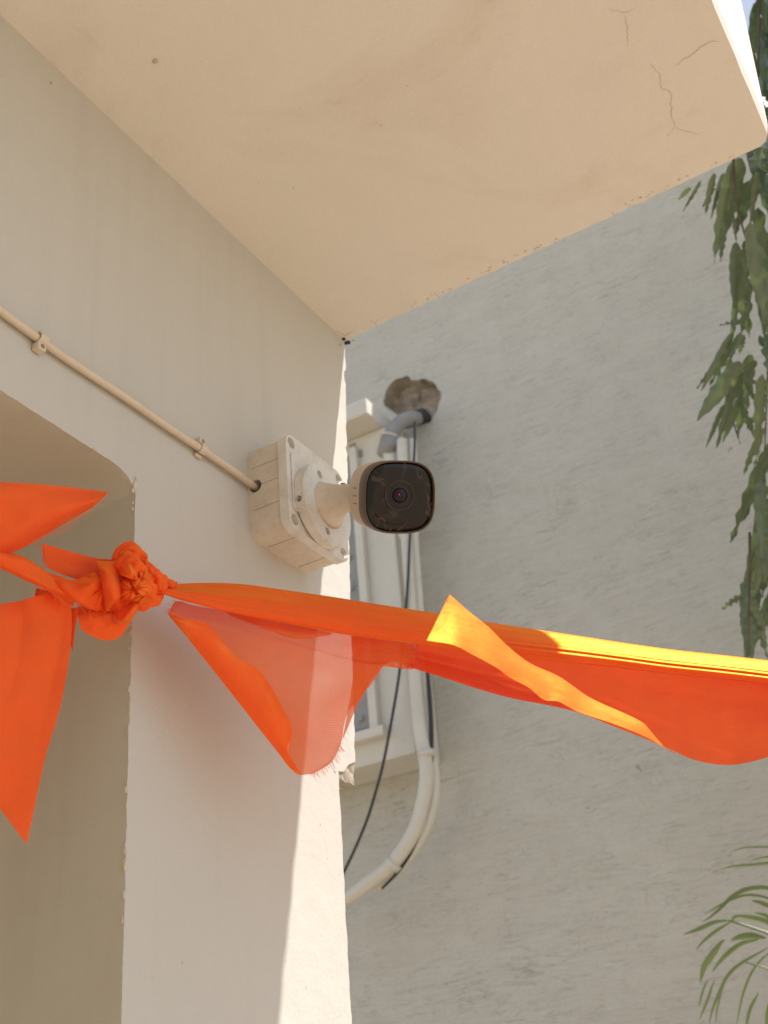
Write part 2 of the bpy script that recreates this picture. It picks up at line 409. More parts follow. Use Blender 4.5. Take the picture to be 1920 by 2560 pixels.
# paint chips on the door arris and the lintel corner
def chip(p, r, mat, sq=(0.5, 1, 1.6), name='plaster_chip', parent=None):
    bm = bmesh.new(); bmesh.ops.create_icosphere(bm, subdivisions=2, radius=r)
    for v in bm.verts:
        k = 1 + 0.5 * fbm(v.co * (1 / r), 0.9) ; v.co = Vector((v.co.x * sq[0] * k, v.co.y * sq[1] * k, v.co.z * sq[2] * k)) + p
    return bm_obj(name, bm, mat, parent or house)
for px, py, r, sq in ((338, 1212, .0032, (.5, .9, 1.8)), (341, 1195, .0018, (.5, 1, 1)), (325, 1760, .0022, (.6, .5, 2.6)), (313, 2160, .0030, (.6, .6, 1.6)),
                      (236, 1124, .0022, (.8, 1, .6)), (332, 1226, .0016, (.5, 1, 1.5)), (310, 2235, .002, (.6, .6, 1.6))):
    chip(onX(px, py, 0.0005), r, M['chip'], sq)
for i in range(16):
    py = random.uniform(1240, 2500); px = 335 - (py - 1250) * .0255
    chip(onX(px + random.uniform(-3, 2), py, .0002), random.uniform(.0008, .0018), M['chip'] if i % 3 else M['crack'], (.5, .6, random.uniform(1, 2.4)))
for i in range(26):     # small scuffs and specks on the wall paint
    px, py = random.choice([(random.uniform(560, 620), random.uniform(1120, 1400)), (random.uniform(350, 860), random.uniform(1500, 2500)), (random.uniform(0, 800), random.uniform(200, 1100))])
    q = onX(px, py, .0001)
    if q.y > .97 or q.z > 2.53 or (q.y < .69 and q.z < 2.18): continue
    chip(q, random.uniform(.0004, .0010), M['crack'], (.2, .7, random.uniform(.7, 2.5)), 'paint_speck')

# canopy slab: soffit edge irregular along the far side, battered outer face, chipped corner
def slab():
    YN, YFAR, XO = -1.7, 1.064, 0.5545
    lower = []
    lower += [(0.0, YN), (XO, YN)]
    for i in range(90):
        y = YN + (YFAR - 0.035 - YN) * i / 90 if i else YN
        if i: lower.append((XO + 0.0012 * fbm((y, 0, 4), 12), y))
    # worn corner
    c = Vector((XO - 0.014, YFAR - 0.032))
    for i in range(9):
        a = i / 8 * math.pi / 2
        lower.append((c.x + 0.014 * math.cos(a) + 0.0012 * fbm((i * .1, 2, 2), 9), c.y + 0.016 * math.sin(a) + 0.0012 * fbm((i * .1, 7, 2), 9)))
    N = 130
    for i in range(1, N + 1):
        t = i / N; x = (XO - 0.014) * (1 - t)
        yb = (YFAR - 0.016) + 0.018 * t
        amp = 0.0016 + 0.002 * max(0, fbm((x, 5, 1), 9))
        lower.append((x, yb + amp * fbm((x, 1, 1), 70, 4)))
    bm = bmesh.new(); n = len(lower)
    lo = [bm.verts.new((x, y, ZS)) for x, y in lower]
    lo2 = [bm.verts.new((x + (0.0035 if x > .05 else 0), y + 0.004 if x < XO - .03 and y > 0.9 else y, ZS + 0.012)) for x, y in lower]
    hi = [bm.verts.new((x + (0.036 if x > .05 else 0) * (1 if x > XO - .05 else x / XO), y, ZS + 0.42)) for x, y in lower]
    f0 = bm.faces.new(lo[::-1]); f1 = bm.faces.new(hi)
    for A, B in ((lo, lo2), (lo2, hi)):
        for i in range(n): bm.faces.new((A[i], A[(i + 1) % n], B[(i + 1) % n], B[i]))
    bmesh.ops.triangulate(bm, faces=[f0, f1])
    return bm
canopy = bm_obj('canopy_slab', slab(), M['soffit'], house)
# hairline cracks in the soffit paint
def crack(pts, w, seed):
    P = catmull([onZ(x, y, ZS - 0.0006) for x, y in pts], max(10, len(pts) * 7)); bm = bmesh.new(); prev = None
    for i, p in enumerate(P):
        t = (P[min(i + 1, len(P) - 1)] - P[max(i - 1, 0)]).normalized(); s = Vector((-t.y, t.x, 0))
        p = p + s * 0.0016 * fbm(p + Vector((seed, 0, 0)), 160, 2)
        ww = .75 * w * (0.35 + 0.65 * math.sin(math.pi * (0.06 + 0.9 * i / (len(P) - 1)))) * (0.7 + 0.6 * random.random())
        a, b = bm.verts.new(p - s * ww), bm.verts.new(p + s * ww)
        if prev: bm.faces.new((prev[0], prev[1], b, a))
        prev = (a, b)
    bm_obj('crack', bm, M['crack'], canopy)
crack([(1560, 40), (1567, 60), (1570, 100), (1567, 118)], .00035, 1)
crack([(1690, 163), (1710, 148), (1738, 132), (1762, 112), (1782, 103), (1800, 104)], .0005, 2)
crack([(1626, 160), (1650, 190), (1652, 220), (1674, 228), (1678, 260), (1680, 292), (1687, 318), (1668, 342)], .0004, 3)
crack([(1687, 318), (1715, 328), (1750, 336)], .0003, 4)
crack([(1522, 22), (1560, 32), (1590, 20)], .0003, 5)
crack([(924, 802), (938, 808), (944, 822)], .0005, 6)
crack([(1085, 730), (1096, 742), (1100, 752)], .0005, 7)
crack([(1385, 603), (1392, 610)], .0005, 8)
crack([(838, 826), (862, 838), (884, 828)], .0006, 9)
crack([(1530, 528), (1540, 540)], .0004, 10)
# crumbs of broken paint along the soffit edge
for i in range(46):
    t = random.random() ** 1.2; x = random.choice([random.uniform(.10, .19), random.uniform(.2, .28), random.uniform(.36, .52), random.uniform(.0, .52)])
    y = 1.064 - 0.003 - 0.014 * x / .52 - random.random() * 0.007
    chip(Vector((x, y, ZS - 0.0002)), random.uniform(.0005, .0013), M['crack'], (1.6, .8, .3), 'paint_flake', canopy)
for px, py, r in ((868, 856, .0042), (858, 848, .003), (884, 850, .0022), (850, 862, .002), (388, 153, .0026), (127, 207, .0016)):
    chip(onZ(px, py, ZS - .001) if py != 207 and px != 850 else onX(px, py, .0005), r, M['crack'] if r < .003 else M['dark'], (1.2, .8, .6), 'dirt_spot', canopy)

# ------------------------------------------------------------------ far wall with the broken hole
YF = 3.0
fw = thing('textured_wall', (0.0, YF, 0), 'tall greige wall with rough roller paint texture and a hole hacked in it', 'wall'); fw['kind'] = 'thing'
hp = [(660,800),(656,750),(670,700),(690,640),(720,590),(755,550),(790,527),(850,515),(910,495),(935,525),(955,543),(1030,540),(1055,527),(1080,522),(1125,535),(1160,550),(1205,600),(1250,660),(1257,705),(1250,745),(1220,830),(1190,890),(1165,945),(1120,985),(1060,1000),(1000,1000),(930,975),(860,940),(800,905),(760,870),(710,840)]
hp = [onY(800 + x / 4.1475, 820 + y / 4.1475, YF) for x, y in hp]
hp = [p for i in range(len(hp)) for p in (hp[i], hp[i].lerp(hp[(i + 1) % len(hp)], .5) + Vector((random.uniform(-.004, .004), 0, random.uniform(-.004, .004))))]
bm = bmesh.new()
oc = [(-4.5, -0.1), (0.66, -0.1), (0.66, 4.75), (-4.5, 4.75)]
ov = [bm.verts.new((x, YF, z)) for x, z in oc]; hv = [bm.verts.new(p) for p in hp]
es = [bm.edges.new((ov[i], ov[(i + 1) % 4])) for i in range(4)] + [bm.edges.new((hv[i], hv[(i + 1) % len(hv)])) for i in range(len(hv))]
bmesh.ops.triangle_fill(bm, edges=es, use_beauty=True)
bb = [bm.verts.new((x, YF + .25, z)) for x, z in oc]; bm.faces.new(bb)
for i in range(4): bm.faces.new((ov[i], ov[(i + 1) % 4], bb[(i + 1) % 4], bb[i]))
bm_obj('wall_face', bm, M['far'], fw)
# hole cavity
bm = bmesh.new(); cen = sum(hp, Vector()) / len(hp); rings = [[bm.verts.new(p) for p in hp]]
for k, (s, d) in enumerate(((0.985, .030), (0.94, .060), (0.70, .068), (0.42, .062), (0.18, .066))):
    rings.append([bm.verts.new(cen.lerp(p, s) + Vector((0, d + .007 * fbm(p * (1 + k), 18), 0)) + Vector((.004 * fbm(p, 40 + k), 0, .004 * fbm(p, 50 + k)))) for p in hp])
for A, B in zip(rings, rings[1:]):
    for i in range(len(A)): bm.faces.new((A[i], A[(i + 1) % len(A)], B[(i + 1) % len(A)], B[i]))
bm.faces.new(rings[-1]); bm_obj('broken_hole', bm, M['hole'], fw)
for px, py, r in ((1595, 1918, .0055), (1602, 1926, .003)):
    chip(onY(px, py, YF - .0005), r, M['core'], (1, .4, 1), 'dirt_spot', fw)

# ------------------------------------------------------------------ cabinet on the far wall
cb = thing('meter_cabinet', (-1.2, 2.95, 2.67), 'off white wall cabinet with overhanging cap and dusty grey louvre strip', 'cabinet')
bm = bmesh.new(); box(bm, (-1.75, 2.85, 2.672), (-.882, YF - .002, 3.756)); bm_obj('body', bm, M['cabinet'], cb, bevel=.004)
bm = bmesh.new(); box(bm, (-1.85, 2.75, 3.757), (-.887, YF - .002, 3.815)); bm_obj('cap', bm, M['cabinet'], cb, bevel=.003)
def front_rect(x0, y0, x1, y1, Y):   # image rectangle -> world X/Z extents on plane Y
    a = onY(x0, y0, Y); b = onY(x1, y1, Y); return a, b
a = onY(905, 1130, 2.845); b = onY(905, 1825, 2.845)
zt, zb = a.z, b.z; xr = onY(906, 1500, 2.845).x
bm = bmesh.new(); box(bm, (xr - .19, 2.838, zb), (xr, 2.849, zt)); bm_obj('louvre_strip', bm, M['channel'], cb)
bm = bmesh.new(); box(bm, (xr + .001, 2.826, zb - .01), (xr + .028, 2.849, zt + .02)); bm_obj('strip_frame', bm, M['cabinet'], cb, bevel=.002)
bm = bmesh.new(); box(bm, (xr - .25, 2.815, zb - .04), (xr + .05, 2.849, zb - .012)); bm_obj('strip_sill', bm, M['cabinet'], cb, bevel=.002)
for k in range(9):
    z = zt - .05 - k * (zt - zb - .08) / 8
    bm = bmesh.new(); cyl_bm(bm, (xr - .03, 2.8385, z), (0, -1, 0), .011, .009, .008, 12); bm_obj('bolt', bm, M['grey_pvc'], cb)
for px, py, w, h in ((884, 1150, .010, .06), (900, 1135, .008, .012), (875, 1175, .01, .02)):
    p = onY(px, py, 2.848); bm = bmesh.new(); box(bm, (p.x - w, 2.843, p.z - h), (p.x + w, 2.8485, p.z + h)); bm_obj('rust_mark', bm, M['channel'], cb)

# ------------------------------------------------------------------ pipes and cables by the cabinet
YP = 2.825
def fp(lst, Y=YP): return [onY(x, y, Y) for x, y in lst]
el = thing('elbow_conduit', onY(1035, 1045, YP), 'grey pvc elbow bent out of the broken hole with a short white pipe stub', 'pipe')
p0 = onY(1042, 1046, 3.03); p0b = onY(1040, 1046, 2.96)
ep = [p0, p0b, onY(1026, 1046, 2.90), onY(1000, 1056, 2.86), onY(984, 1076, 2.845), onY(973, 1100, 2.84)]
tube('elbow', ep, .024, M['grey_pvc'], el, 16, 30)
tube('socket', [onY(976, 1092, 2.84), onY(964, 1138, 2.838)], .029, M['grey_pvc'], el, 18)
tube('ring', [onY(975.5, 1090, 2.84), onY(974.5, 1094, 2.84)], .0305, M['white_pipe'], el, 18)
tube('pipe_stub', [onY(970, 1125, 2.84), onY(978, 1160, 2.84), onY(996, 1260, 2.84), onY(1014, 1345, 2.85)], .019, M['white_pipe'], el, 14, 16)
# the dark collar clamped round the horizontal end in the hole
bm = bmesh.new(); box(bm, (-.05, -.03, -.018), (.05, .03, .018))
R_ = Matrix.Rotation(math.radians(8), 4, 'Y')
bmesh.ops.transform(bm, matrix=Matrix.Translation(onY(1037, 1047, 2.985)) @ R_, verts=bm.verts); bm_obj('collar', bm, M['rubber'], el, bevel=.008)

wp = thing('insulated_pipe', onY(1063, 1895, YP), 'thicker white wrapped pipe hanging down the cabinet side and curling left behind the wall', 'pipe')
pa = fp([(1005, 1100), (1010, 1200), (1016, 1345), (1026, 1480), (1032, 1600), (1038, 1700), (1052, 1840), (1063, 1895), (1066, 1945), (1058, 2003), (1034, 2081), (980, 2160), (927, 2203), (861, 2250), (790, 2285)])
tube('pipe', pa, [.0165] * 40 + [.0195] * 50, M['white_pipe'], wp, 14, 90)
wp2 = thing('drain_pipe', onY(1080, 1895, YP), 'thinner white pipe strapped along the right of the wrapped pipe', 'pipe')
pb = fp([(1032, 1100), (1034, 1200), (1036, 1345), (1046, 1480), (1056, 1620), (1068, 1773), (1076, 1880), (1087, 1930), (1087, 1993), (1064, 2076), (1008, 2160), (940, 2222)], 2.85)
tube('pipe', pb, .0135, M['white_pipe'], wp2, 12, 90)
for pxs, r in ((( 1065, 1885), .024), ((983, 2160), .024)):
    i = min(range(len(pa)), key=lambda q: 0); c = onY(*pxs, YP)
    t = (onY(1066, 1905, YP) - onY(1060, 1870, YP)).normalized() if pxs[1] < 2000 else (onY(960, 2178, YP) - onY(1005, 2130, YP)).normalized()
    tube('tie', [c - t * .008, c + t * .008], r, M['white_pipe'], wp, 14)
bc = thing('pipe_cable', onY(1080, 1800, YP), 'black cable tucked between the two white pipes', 'cable')
tube('cable', fp([(1060, 1560), (1070, 1690), (1077, 1790), (1079, 1900), (1077, 1960), (1050, 2085), (1003, 2170), (955, 2222)], 2.84), [.003 + .0035 * min(1, i / 14, (49 - i) / 14) for i in range(50)], M['rubber'], bc, 8, 50)
hc = thing('hanging_cable', onY(1035, 1070, 2.9), 'thin dark cable drooping free from the broken hole past the cabinet', 'cable')
tube('cable', fp([(1036, 1055), (1037, 1090), (1036, 1130), (1030, 1230), (1024, 1360), (1018, 1480), (1008, 1590), (1000, 1670), (988, 1749), (961, 1895), (945, 1959), (915, 2056), (858, 2183), (800, 2275)], 2.80), .0042, M['rubber'], hc, 8, 70)

# ------------------------------------------------------------------ conduit on the house wall
cz0 = 2.231
cdn = thing('surface_conduit', (0.007, .848, cz0), 'thin ivory conduit clipped along the house wall into the junction box', 'conduit')
cp = [Vector((.0060 + .0006 * math.sin(y * 9), y, cz0 + .0011 * math.sin(y * 17 + 1) + .0006 * math.sin(y * 41))) for y in [-.6 + 1.455 * i / 80 for i in range(81)]]
tube('pipe', cp, .0036, M['conduit'], cdn, 12)
def saddle(px, py, flip):
    c = onX(px, py, .006); y, z = c.y, cz0 + .0011 * math.sin(c.y * 17 + 1)
    bm = bmesh.new(); pr = None
    for i in range(15):     # strap arching over the pipe
        a = math.pi * i / 14; ring = []
        for r in (.0039, .0056):
            for dy in (-.0042, .0042): ring.append(bm.verts.new((.0060 + r * math.sin(a), y + dy, z + r * math.cos(a))))
        if pr:
            for f in ((0, 1, 1, 0, ), ): pass
            bm.faces.new((pr[2], pr[3], ring[3], ring[2])); bm.faces.new((pr[1], pr[0], ring[0], ring[1]))
            bm.faces.new((pr[0], pr[2], ring[2], ring[0])); bm.faces.new((pr[3], pr[1], ring[1], ring[3]))
        else: bm.faces.new((ring[0], ring[1], ring[3], ring[2]))
        pr = ring
    bm.faces.new((pr[0], pr[2], pr[3], pr[1]))
    s = bm_obj('saddle_clip', bm, M['conduit'], cdn, bevel=.0004)
    for sg in (1, -1):
        big = (sg == flip)
        bm = bmesh.new(); box(bm, (.0005, y - .0045, z + sg * .0042), (.0085 if big else .004, y + .0045, z + sg * (.0115 if big else .0080)))
        lg = bm_obj('clip_lug', bm, M['conduit'], s, bevel=.0012)
        if big:
            bm = bmesh.new(); cyl_bm(bm, (.0075, y, z + sg * .0080), (1, 0, 0), .0022, .0022, .0013, 12); bm_obj('nail_head', bm, M['screw'], s)
    return s
saddle(102, 858, -1); saddle(503, 1136, 1)

# ------------------------------------------------------------------ junction box
BY, BZ = (.8465 + .9515) / 2, (2.1735 + 2.2785) / 2
jb = thing('junction_box', (0, BY, BZ), 'square cream plastic junction box with grimy seams screwed to the wall end', 'junction box')
def rrect(w, h, r, n=8):
    pts = []
    for sx, sy, a0 in ((1, 1, 0), (-1, 1, 90), (-1, -1, 180), (1, -1, 270)):
        for i in range(n + 1):
            a = math.radians(a0 + 90 * i / n); pts.append((sx * (w / 2 - r) + r * math.cos(a), sy * (h / 2 - r) + r * math.sin(a)))
    return pts
def prism(bm, pts, x0, x1, cy_=BY, cz_=BZ, taper=1.0):
    A = [bm.verts.new((x0, cy_ + y, cz_ + z)) for y, z in pts]; B = [bm.verts.new((x1, cy_ + y * taper, cz_ + z * taper)) for y, z in pts]
    bm.faces.new(A[::-1]); bm.faces.new(B)
    for i in range(len(A)): bm.faces.new((A[i], A[(i + 1) % len(A)], B[(i + 1) % len(A)], B[i]))
bm = bmesh.new(); prism(bm, rrect(.106, .106, .013), .0, .037); body = bm_obj('body', bm, M['plastic2'], jb)
# knockout seams cut as shallow grooves round the left and lower sides, and the cable entry
gro = []
for z in (.026, .004, -.023):
    bm = bmesh.new(); box(bm, (.004, BY - .060, BZ + z - .0006), (.0365, BY - .0522, BZ + z + .0006)); gro.append(bm)
for y in (-.028, .026):
    bm = bmesh.new(); box(bm, (.004, BY + y - .0006, BZ - .060), (.0365, BY + y + .0006, BZ - .0522)); gro.append(bm)
bm = bmesh.new(); cyl_bm(bm, (.0085, BY - .065, 2.2305), (0, 1, 0), .0072, .0072, .025, 16); gro.append(bm)
cut(body, gro)
b_ = body.modifiers.new('bevel', 'BEVEL'); b_.width = .0008; b_.segments = 1; b_.limit_method = 'ANGLE'
bm = bmesh.new(); prism(bm, rrect(.109, .109, .014), .0376, .048); lid = bm_obj('lid', bm, M['plastic'], jb)
scr = []; cuts = []
for sy, sz in ((-1, 1), (-1, -1), (1, -1), (1, 1)):
    bm = bmesh.new(); cyl_bm(bm, (.0425, BY + sy * .0445, BZ + sz * .0445), (1, 0, 0), .0062, .0062, .02, 20); cuts.append(bm)
    bm = bmesh.new(); box(bm, (.0425, BY + min(sy * .0445, sy * .060), BZ + sz * .0445 - .003), (.06, BY + max(sy * .0445, sy * .060), BZ + sz * .0445 + .003)) if sy > 0 else cyl_bm(bm, (.040, BY + sy * .0445, BZ + sz * .0445), (1, 0, 0), .0034, .0034, .02, 14)
    cuts.append(bm); scr.append((BY + sy * .0445, BZ + sz * .0445))
# stepped border of the lid
bm = bmesh.new(); prism(bm, rrect(.101, .072, .005), .0472, .06); 
cut(lid, cuts)
bm.free()
b_ = lid.modifiers.new('bevel', 'BEVEL'); b_.width = .0014; b_.segments = 2; b_.limit_method = 'ANGLE'
for y, z in scr:
    bm = bmesh.new(); cyl_bm(bm, (.0395, y, z), (1, 0, 0), .0030, .0026, .0022, 14); bm_obj('screw', bm, M['screw'], jb)
bm = bmesh.new(); prism(bm, rrect(.0955, .068, .006), .0482, .0496); bm_obj('raised_panel', bm, M['plastic'], jb, bevel=.0007)

# ------------------------------------------------------------------ bullet camera
FC = Vector((.0498, .897, 2.2135))
sc_ = thing('security_camera', FC, 'cream bullet surveillance camera with dark glass face on the junction box', 'camera')
bm = bmesh.new(); cyl_bm(bm, FC, (1, 0, 0), .0440, .0440, .0105, 64); fl = bm_obj('base_flange', bm, M['plastic'], sc_)
cs = []
hol = [(FC.y - .0115, FC.z + .0305), (FC.y - .003, FC.z - .0315), (FC.y + .030, FC.z + .004)]
for y, z in hol:
    bm = bmesh.new(); cyl_bm(bm, (FC.x + .006, y, z), (1, 0, 0), .0042, .0042, .02, 20); cs.append(bm)
bm = bmesh.new(); cyl_bm(bm, (FC.x + .0035, FC.y - .06, FC.z - .010), (0, 1, 0), .0034, .0034, .03, 14); cs.append(bm)
cut(fl, cs)
b_ = fl.modifiers.new('bevel', 'BEVEL'); b_.width = .0011; b_.segments = 2; b_.limit_method = 'ANGLE'
for y, z in hol:
    bm = bmesh.new(); cyl_bm(bm, (FC.x + .0062, y, z), (1, 0, 0), .0032, .0026, .0015, 14); bm_obj('screw', bm, M['plastic2'], sc_)
FRONT = onX(1000, 1243, .168)
AX = (-ray(1000, 1243) * .955 + RIGHT * .295 + DOWN * .035).normalized()
BL = .074
back = FRONT - AX * BL
# arm: flared horn from the flange into a ball neck
h0 = FC + Vector((.0100, 0, 0))
arm = catmull([h0, h0 + Vector((.012, -.001, 0)), h0 + Vector((.028, -.003, -.003)), back.lerp(h0, .25) - AX * .002, back + AX * .012], 22)
rad = []
for i in range(22):
    t = i / 21; rad.append(.0135 + .0125 * max(0, 1 - t * 2.6) ** 2 + (.0012 if t > .55 else 0))
bm = bmesh.new(); tube_bm(bm, arm, rad, 28); bm_obj('arm', bm, M['plastic2'], sc_, smooth=True)
bm = bmesh.new(); q = h0 + Vector((.0215, -.0022, .0128)); cyl_bm(bm, q, (.2, -.2, 1), .0030, .0026, .003, 12); bm_obj('grub_screw', bm, M['screw'], sc_)
UPX = (-DOWN - AX * (-DOWN).dot(AX)).normalized(); RTX = UPX.cross(AX).normalized()
def sell(scale, s, n=64, e=3.05, w=.0335, h=.0330):
    out = []
    for i in range(n):
        a = 2 * math.pi * i / n; c, d = math.cos(a), math.sin(a)
        x = math.copysign(abs(c) ** (2 / e), c) * w * scale; y = math.copysign(abs(d) ** (2 / e), d) * h * scale
        out.append(back + AX * s + RTX * x + UPX * y)
    return out
def loft_closed(secs, cap0=True, cap1=True):
    bm = bmesh.new(); rings = [[bm.verts.new(p) for p in s] for s in secs]; n = len(rings[0])
    for A, B in zip(rings, rings[1:]):
        for i in range(n): bm.faces.new((A[i], A[(i + 1) % n], B[(i + 1) % n], B[i]))
    if cap0: bm.faces.new(rings[0][::-1])
    if cap1: bm.faces.new(rings[-1])
    return bm
bm_obj('housing', loft_closed([sell(.60, 0), sell(.78, .002), sell(.89, .0065), sell(.955, .014), sell(.985, .026), sell(1.0, .042), sell(1.0, .0535)]), M['housing'], sc_, smooth=True)
bm_obj('bezel', loft_closed([sell(.985, .0532), sell(1.010, .0540), sell(1.018, .058), sell(1.018, .0735), sell(1.00, .0752), sell(.985, .0750), sell(.970, .0742), sell(.965, .0718)], False, False), M['bezel'], sc_, smooth=True)
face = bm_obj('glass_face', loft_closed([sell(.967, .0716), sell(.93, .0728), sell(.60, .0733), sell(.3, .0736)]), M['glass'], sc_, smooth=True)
LC = back + AX * .0741 - RTX * .0005 + UPX * .0015
def ringp(r, s, n=40, c=LC): return [c + AX * s + (RTX * math.cos(2 * math.pi * i / n) + UPX * math.sin(2 * math.pi * i / n)) * r for i in range(n)]
bm_obj('lens_ring', loft_closed([ringp(.0142, -.0012), ringp(.0142, .0003), ringp(.0134, .0007), ringp(.0128, .0002), ringp(.0126, -.0008)], False, False), M['lens_ring'], sc_, smooth=True)
bm_obj('lens_ring', loft_closed([ringp(.0086, -.0010), ringp(.0085, .0006), ringp(.0079, .0008), ringp(.0074, 0), ringp(.0072, -.0008)], False, False), M['lens_ring'], sc_, smooth=True)
bm_obj('lens', loft_closed([ringp(.0071, -.0006), ringp(.0062, .0006), ringp(.0045, .0014), ringp(.0025, .0019), ringp(.0008, .0020)], False, True), M['lens'], sc_, smooth=True)
bm_obj('red_dot', loft_closed([ringp(.0008, .0022, 12, LC - RTX * .0010 + UPX * .0010), ringp(.0005, .0027, 12, LC - RTX * .0010 + UPX * .0010)]), M['red'], sc_)  # small red dot standing on the lens
# tiny moulded mark on the housing flank
mk = bmesh.new()
hp0 = sell(1.0, .030); i0 = 33
for r in range(2):
    for q in range(3):
        i = 30 + 3 * 0 + (q + 2 * 0); base = sell(1.004, .034 + r * .0065)[31 + q * 1]; b2 = sell(1.004, .0385 + r * .0065)[31 + q * 1]
        d = UPX * .0006
        vs4 = [mk.verts.new(v) for v in (base - d, base + d, b2 + d, b2 - d)]; mk.faces.new(vs4)
bm_obj('printed_mark', mk, M['bezel'], sc_)
# ------------------------------------------------------------------ orange cloth
KN = [(-150, .868), (0, .905), (150, .925), (330, .950), (420, .962), (600, .985), (900, 1.028), (1200, 1.056), (1410, 1.068), (1650, 1.110), (1920, 1.155), (2150, 1.19), (2500, 1.45), (3000, 2.10)]
def DR(px):
    for (a, da), (b, db) in zip(KN, KN[1:]):
        if px <= b: return da + (db - da) * (px - a) / (b - a)
    return KN[-1][1]
def cp_(px, py, dd=0.0): return at(px, py, DR(px) + dd)
cl = thing('cloth_banner', cp_(330, 1480), 'knotted strip of torn orange cloth stretched across in front of the wall', 'cloth')
def patch(name, rails, nu=60, nv=24, mat='cloth', wr=0.0012, ws=30, parent=None, seed=0.0, linear_v=False, ripple=None):
    """rails: lists of (px, py, depth offset) lofted smoothly across"""
    R0 = [catmull([cp_(*p) for p in r], nu) for r in rails]
    grid = []
    for i in range(nu):
        c = [r[i] for r in R0]
        grid.append(catmull(c, nv) if not linear_v else [c[0].lerp(c[-1], j / (nv - 1)) for j in range(nv)])
    V = []; Fc = []
    for i in range(nu):
        for j in range(nv):
            p = grid[i][j]; e = min(1, 6 * j / (nv - 1), 6 * (nv - 1 - j) / (nv - 1)) * .7 + .3
            o = wr * e * (fbm(p + Vector((seed, 0, 0)), ws, 3) + .4 * fbm(p + Vector((seed, 4, 0)), ws * 3, 2))
            if ripple: o += ripple(i / (nu - 1), j / (nv - 1))
            V.append(p + (CAM - p).normalized() * o)
    for i in range(nu - 1):
        for j in range(nv - 1):
            a = i * nv + j; Fc.append((a, a + 1, a + nv + 1, a + nv))
    o = data_obj(name, V, Fc, M[mat], parent or cl, True)
    uvl = o.data.uv_layers.new(name='UVMap')
    for lp in o.data.loops:
        vi = lp.vertex_index; uvl.data[lp.index].uv = ((vi // nv) / (nu - 1), (vi % nv) / (nv - 1))
    return o
# --- the rolled run from the knot to the right edge
top = [(392,1466),(425,1461),(454,1459),(510,1457),(571,1458),(623,1462),(720,1476),(830,1492),(960,1513),(1103,1535),(1211,1554),(1410,1584),(1540,1604),(1665,1622),(1800,1637),(1920,1651),(2080,1672),(2500,1724),(3000,1772)]
bot = [(392,1480),(425,1491),(454,1501),(500,1513),(560,1528),(620,1541),(736,1562),(830,1581),(960,1600),(1103,1618),(1211,1636),(1410,1655),(1540,1668),(1665,1683),(1800,1696),(1920,1709),(2080,1728),(2500,1762),(3000,1790)]
def mid(t): return [(a[0] * (1 - t) + b[0] * t, a[1] * (1 - t) + b[1] * t) for a, b in zip(top, bot)]
def band_rail(t, d): return [(x, y, d) for x, y in mid(t)]
def band_ripple(u, v):
    u *= 2.0
    s = 0.0
    w = min(1, max(0, (v - .52) / .08)) * min(1, max(0, (.90 - v) / .04))
    s += w * .0016 * math.sin(v * 95 + 3 * u + 2.0 * math.sin(u * 5)) * (.35 + .65 * min(1, max(0, (u - .30) / .2)))
    if u < .2: s += .0022 * (1 - u / .2) * math.sin(v * 26 + 9 * u)
    return s
patch('rolled_band', [band_rail(.10, .040), band_rail(.03, .034), band_rail(0, .024), band_rail(.08, .013), band_rail(.30, .001), band_rail(.52, -.008), band_rail(.70, -.013), band_rail(.86, -.015), band_rail(.97, -.012), band_rail(1.0, -.004), band_rail(.90, .012)],
      260, 90, 'cloth', .0008, 26, ripple=band_ripple)
# --- sheer flap hanging below the band
s_top = [(420,1535,.004),(440,1503,.006),(480,1512,.010),(560,1527,.012),(640,1543,.012),(736,1560,.012),(830,1579,.012),(930,1596,.012),(1040,1610,.010)]
s_lo  = [(421,1538,.0),(470,1597,-.004),(530,1672,-.006),(586,1743,-.006),(640,1812,-.004),(690,1875,-.002),(731,1925,.0),(745,1937,.0),(783,1934,.002)]
s_r   = [(1040,1610,.010),(1037,1640,.010),(1034,1672,.010),(1000,1668,.010),(966,1659,.008),(940,1692,.007),(924,1715,.006),(894,1750,.004),(870,1781,.003),(860,1815,.002),(853,1856,.002),(830,1903,.002),(805,1922,.002),(783,1934,.002)]
def tri_patch(name, top_, low_, right_, nu, nv, mat, wr, fr=0.0):
    """quad grid between a top rail and a low rail that start together and are joined at the end by right_"""
    T_ = catmull([cp_(*p) for p in top_], nu); L_ = catmull([cp_(*p) for p in low_], nu); E_ = catmull([cp_(*p) for p in right_], nv)
    V = []; Fc = []
    for i in range(nu):
        u = i / (nu - 1)
        for j in range(nv):
            v = j / (nv - 1)
            line = T_[i].lerp(L_[i], v)
            endl = T_[-1].lerp(L_[-1], v)
            p = line + (E_[j] - endl) * (u ** 1.6)
            o = wr * (fbm(p, 16, 3)) * math.sin(math.pi * min(1, max(0, u))) ** .5
            V.append(p + (CAM - p).normalized() * o)
    for i in range(nu - 1):
        for j in range(nv - 1):
            a = i * nv + j; Fc.append((a, a + 1, a + nv + 1, a + nv))
    o = data_obj(name, V, Fc, M[mat], cl, True)
    uvl = o.data.uv_layers.new(name='UVMap')
    for lp in o.data.loops:
        vi = lp.vertex_index; uvl.data[lp.index].uv = ((vi // nv) / (nu - 1), (vi % nv) / (nv - 1))
    return o, E_
_, sheer_edge = tri_patch('sheer_flap', s_top, s_lo, s_r, 60, 60, 'sheer', .003)
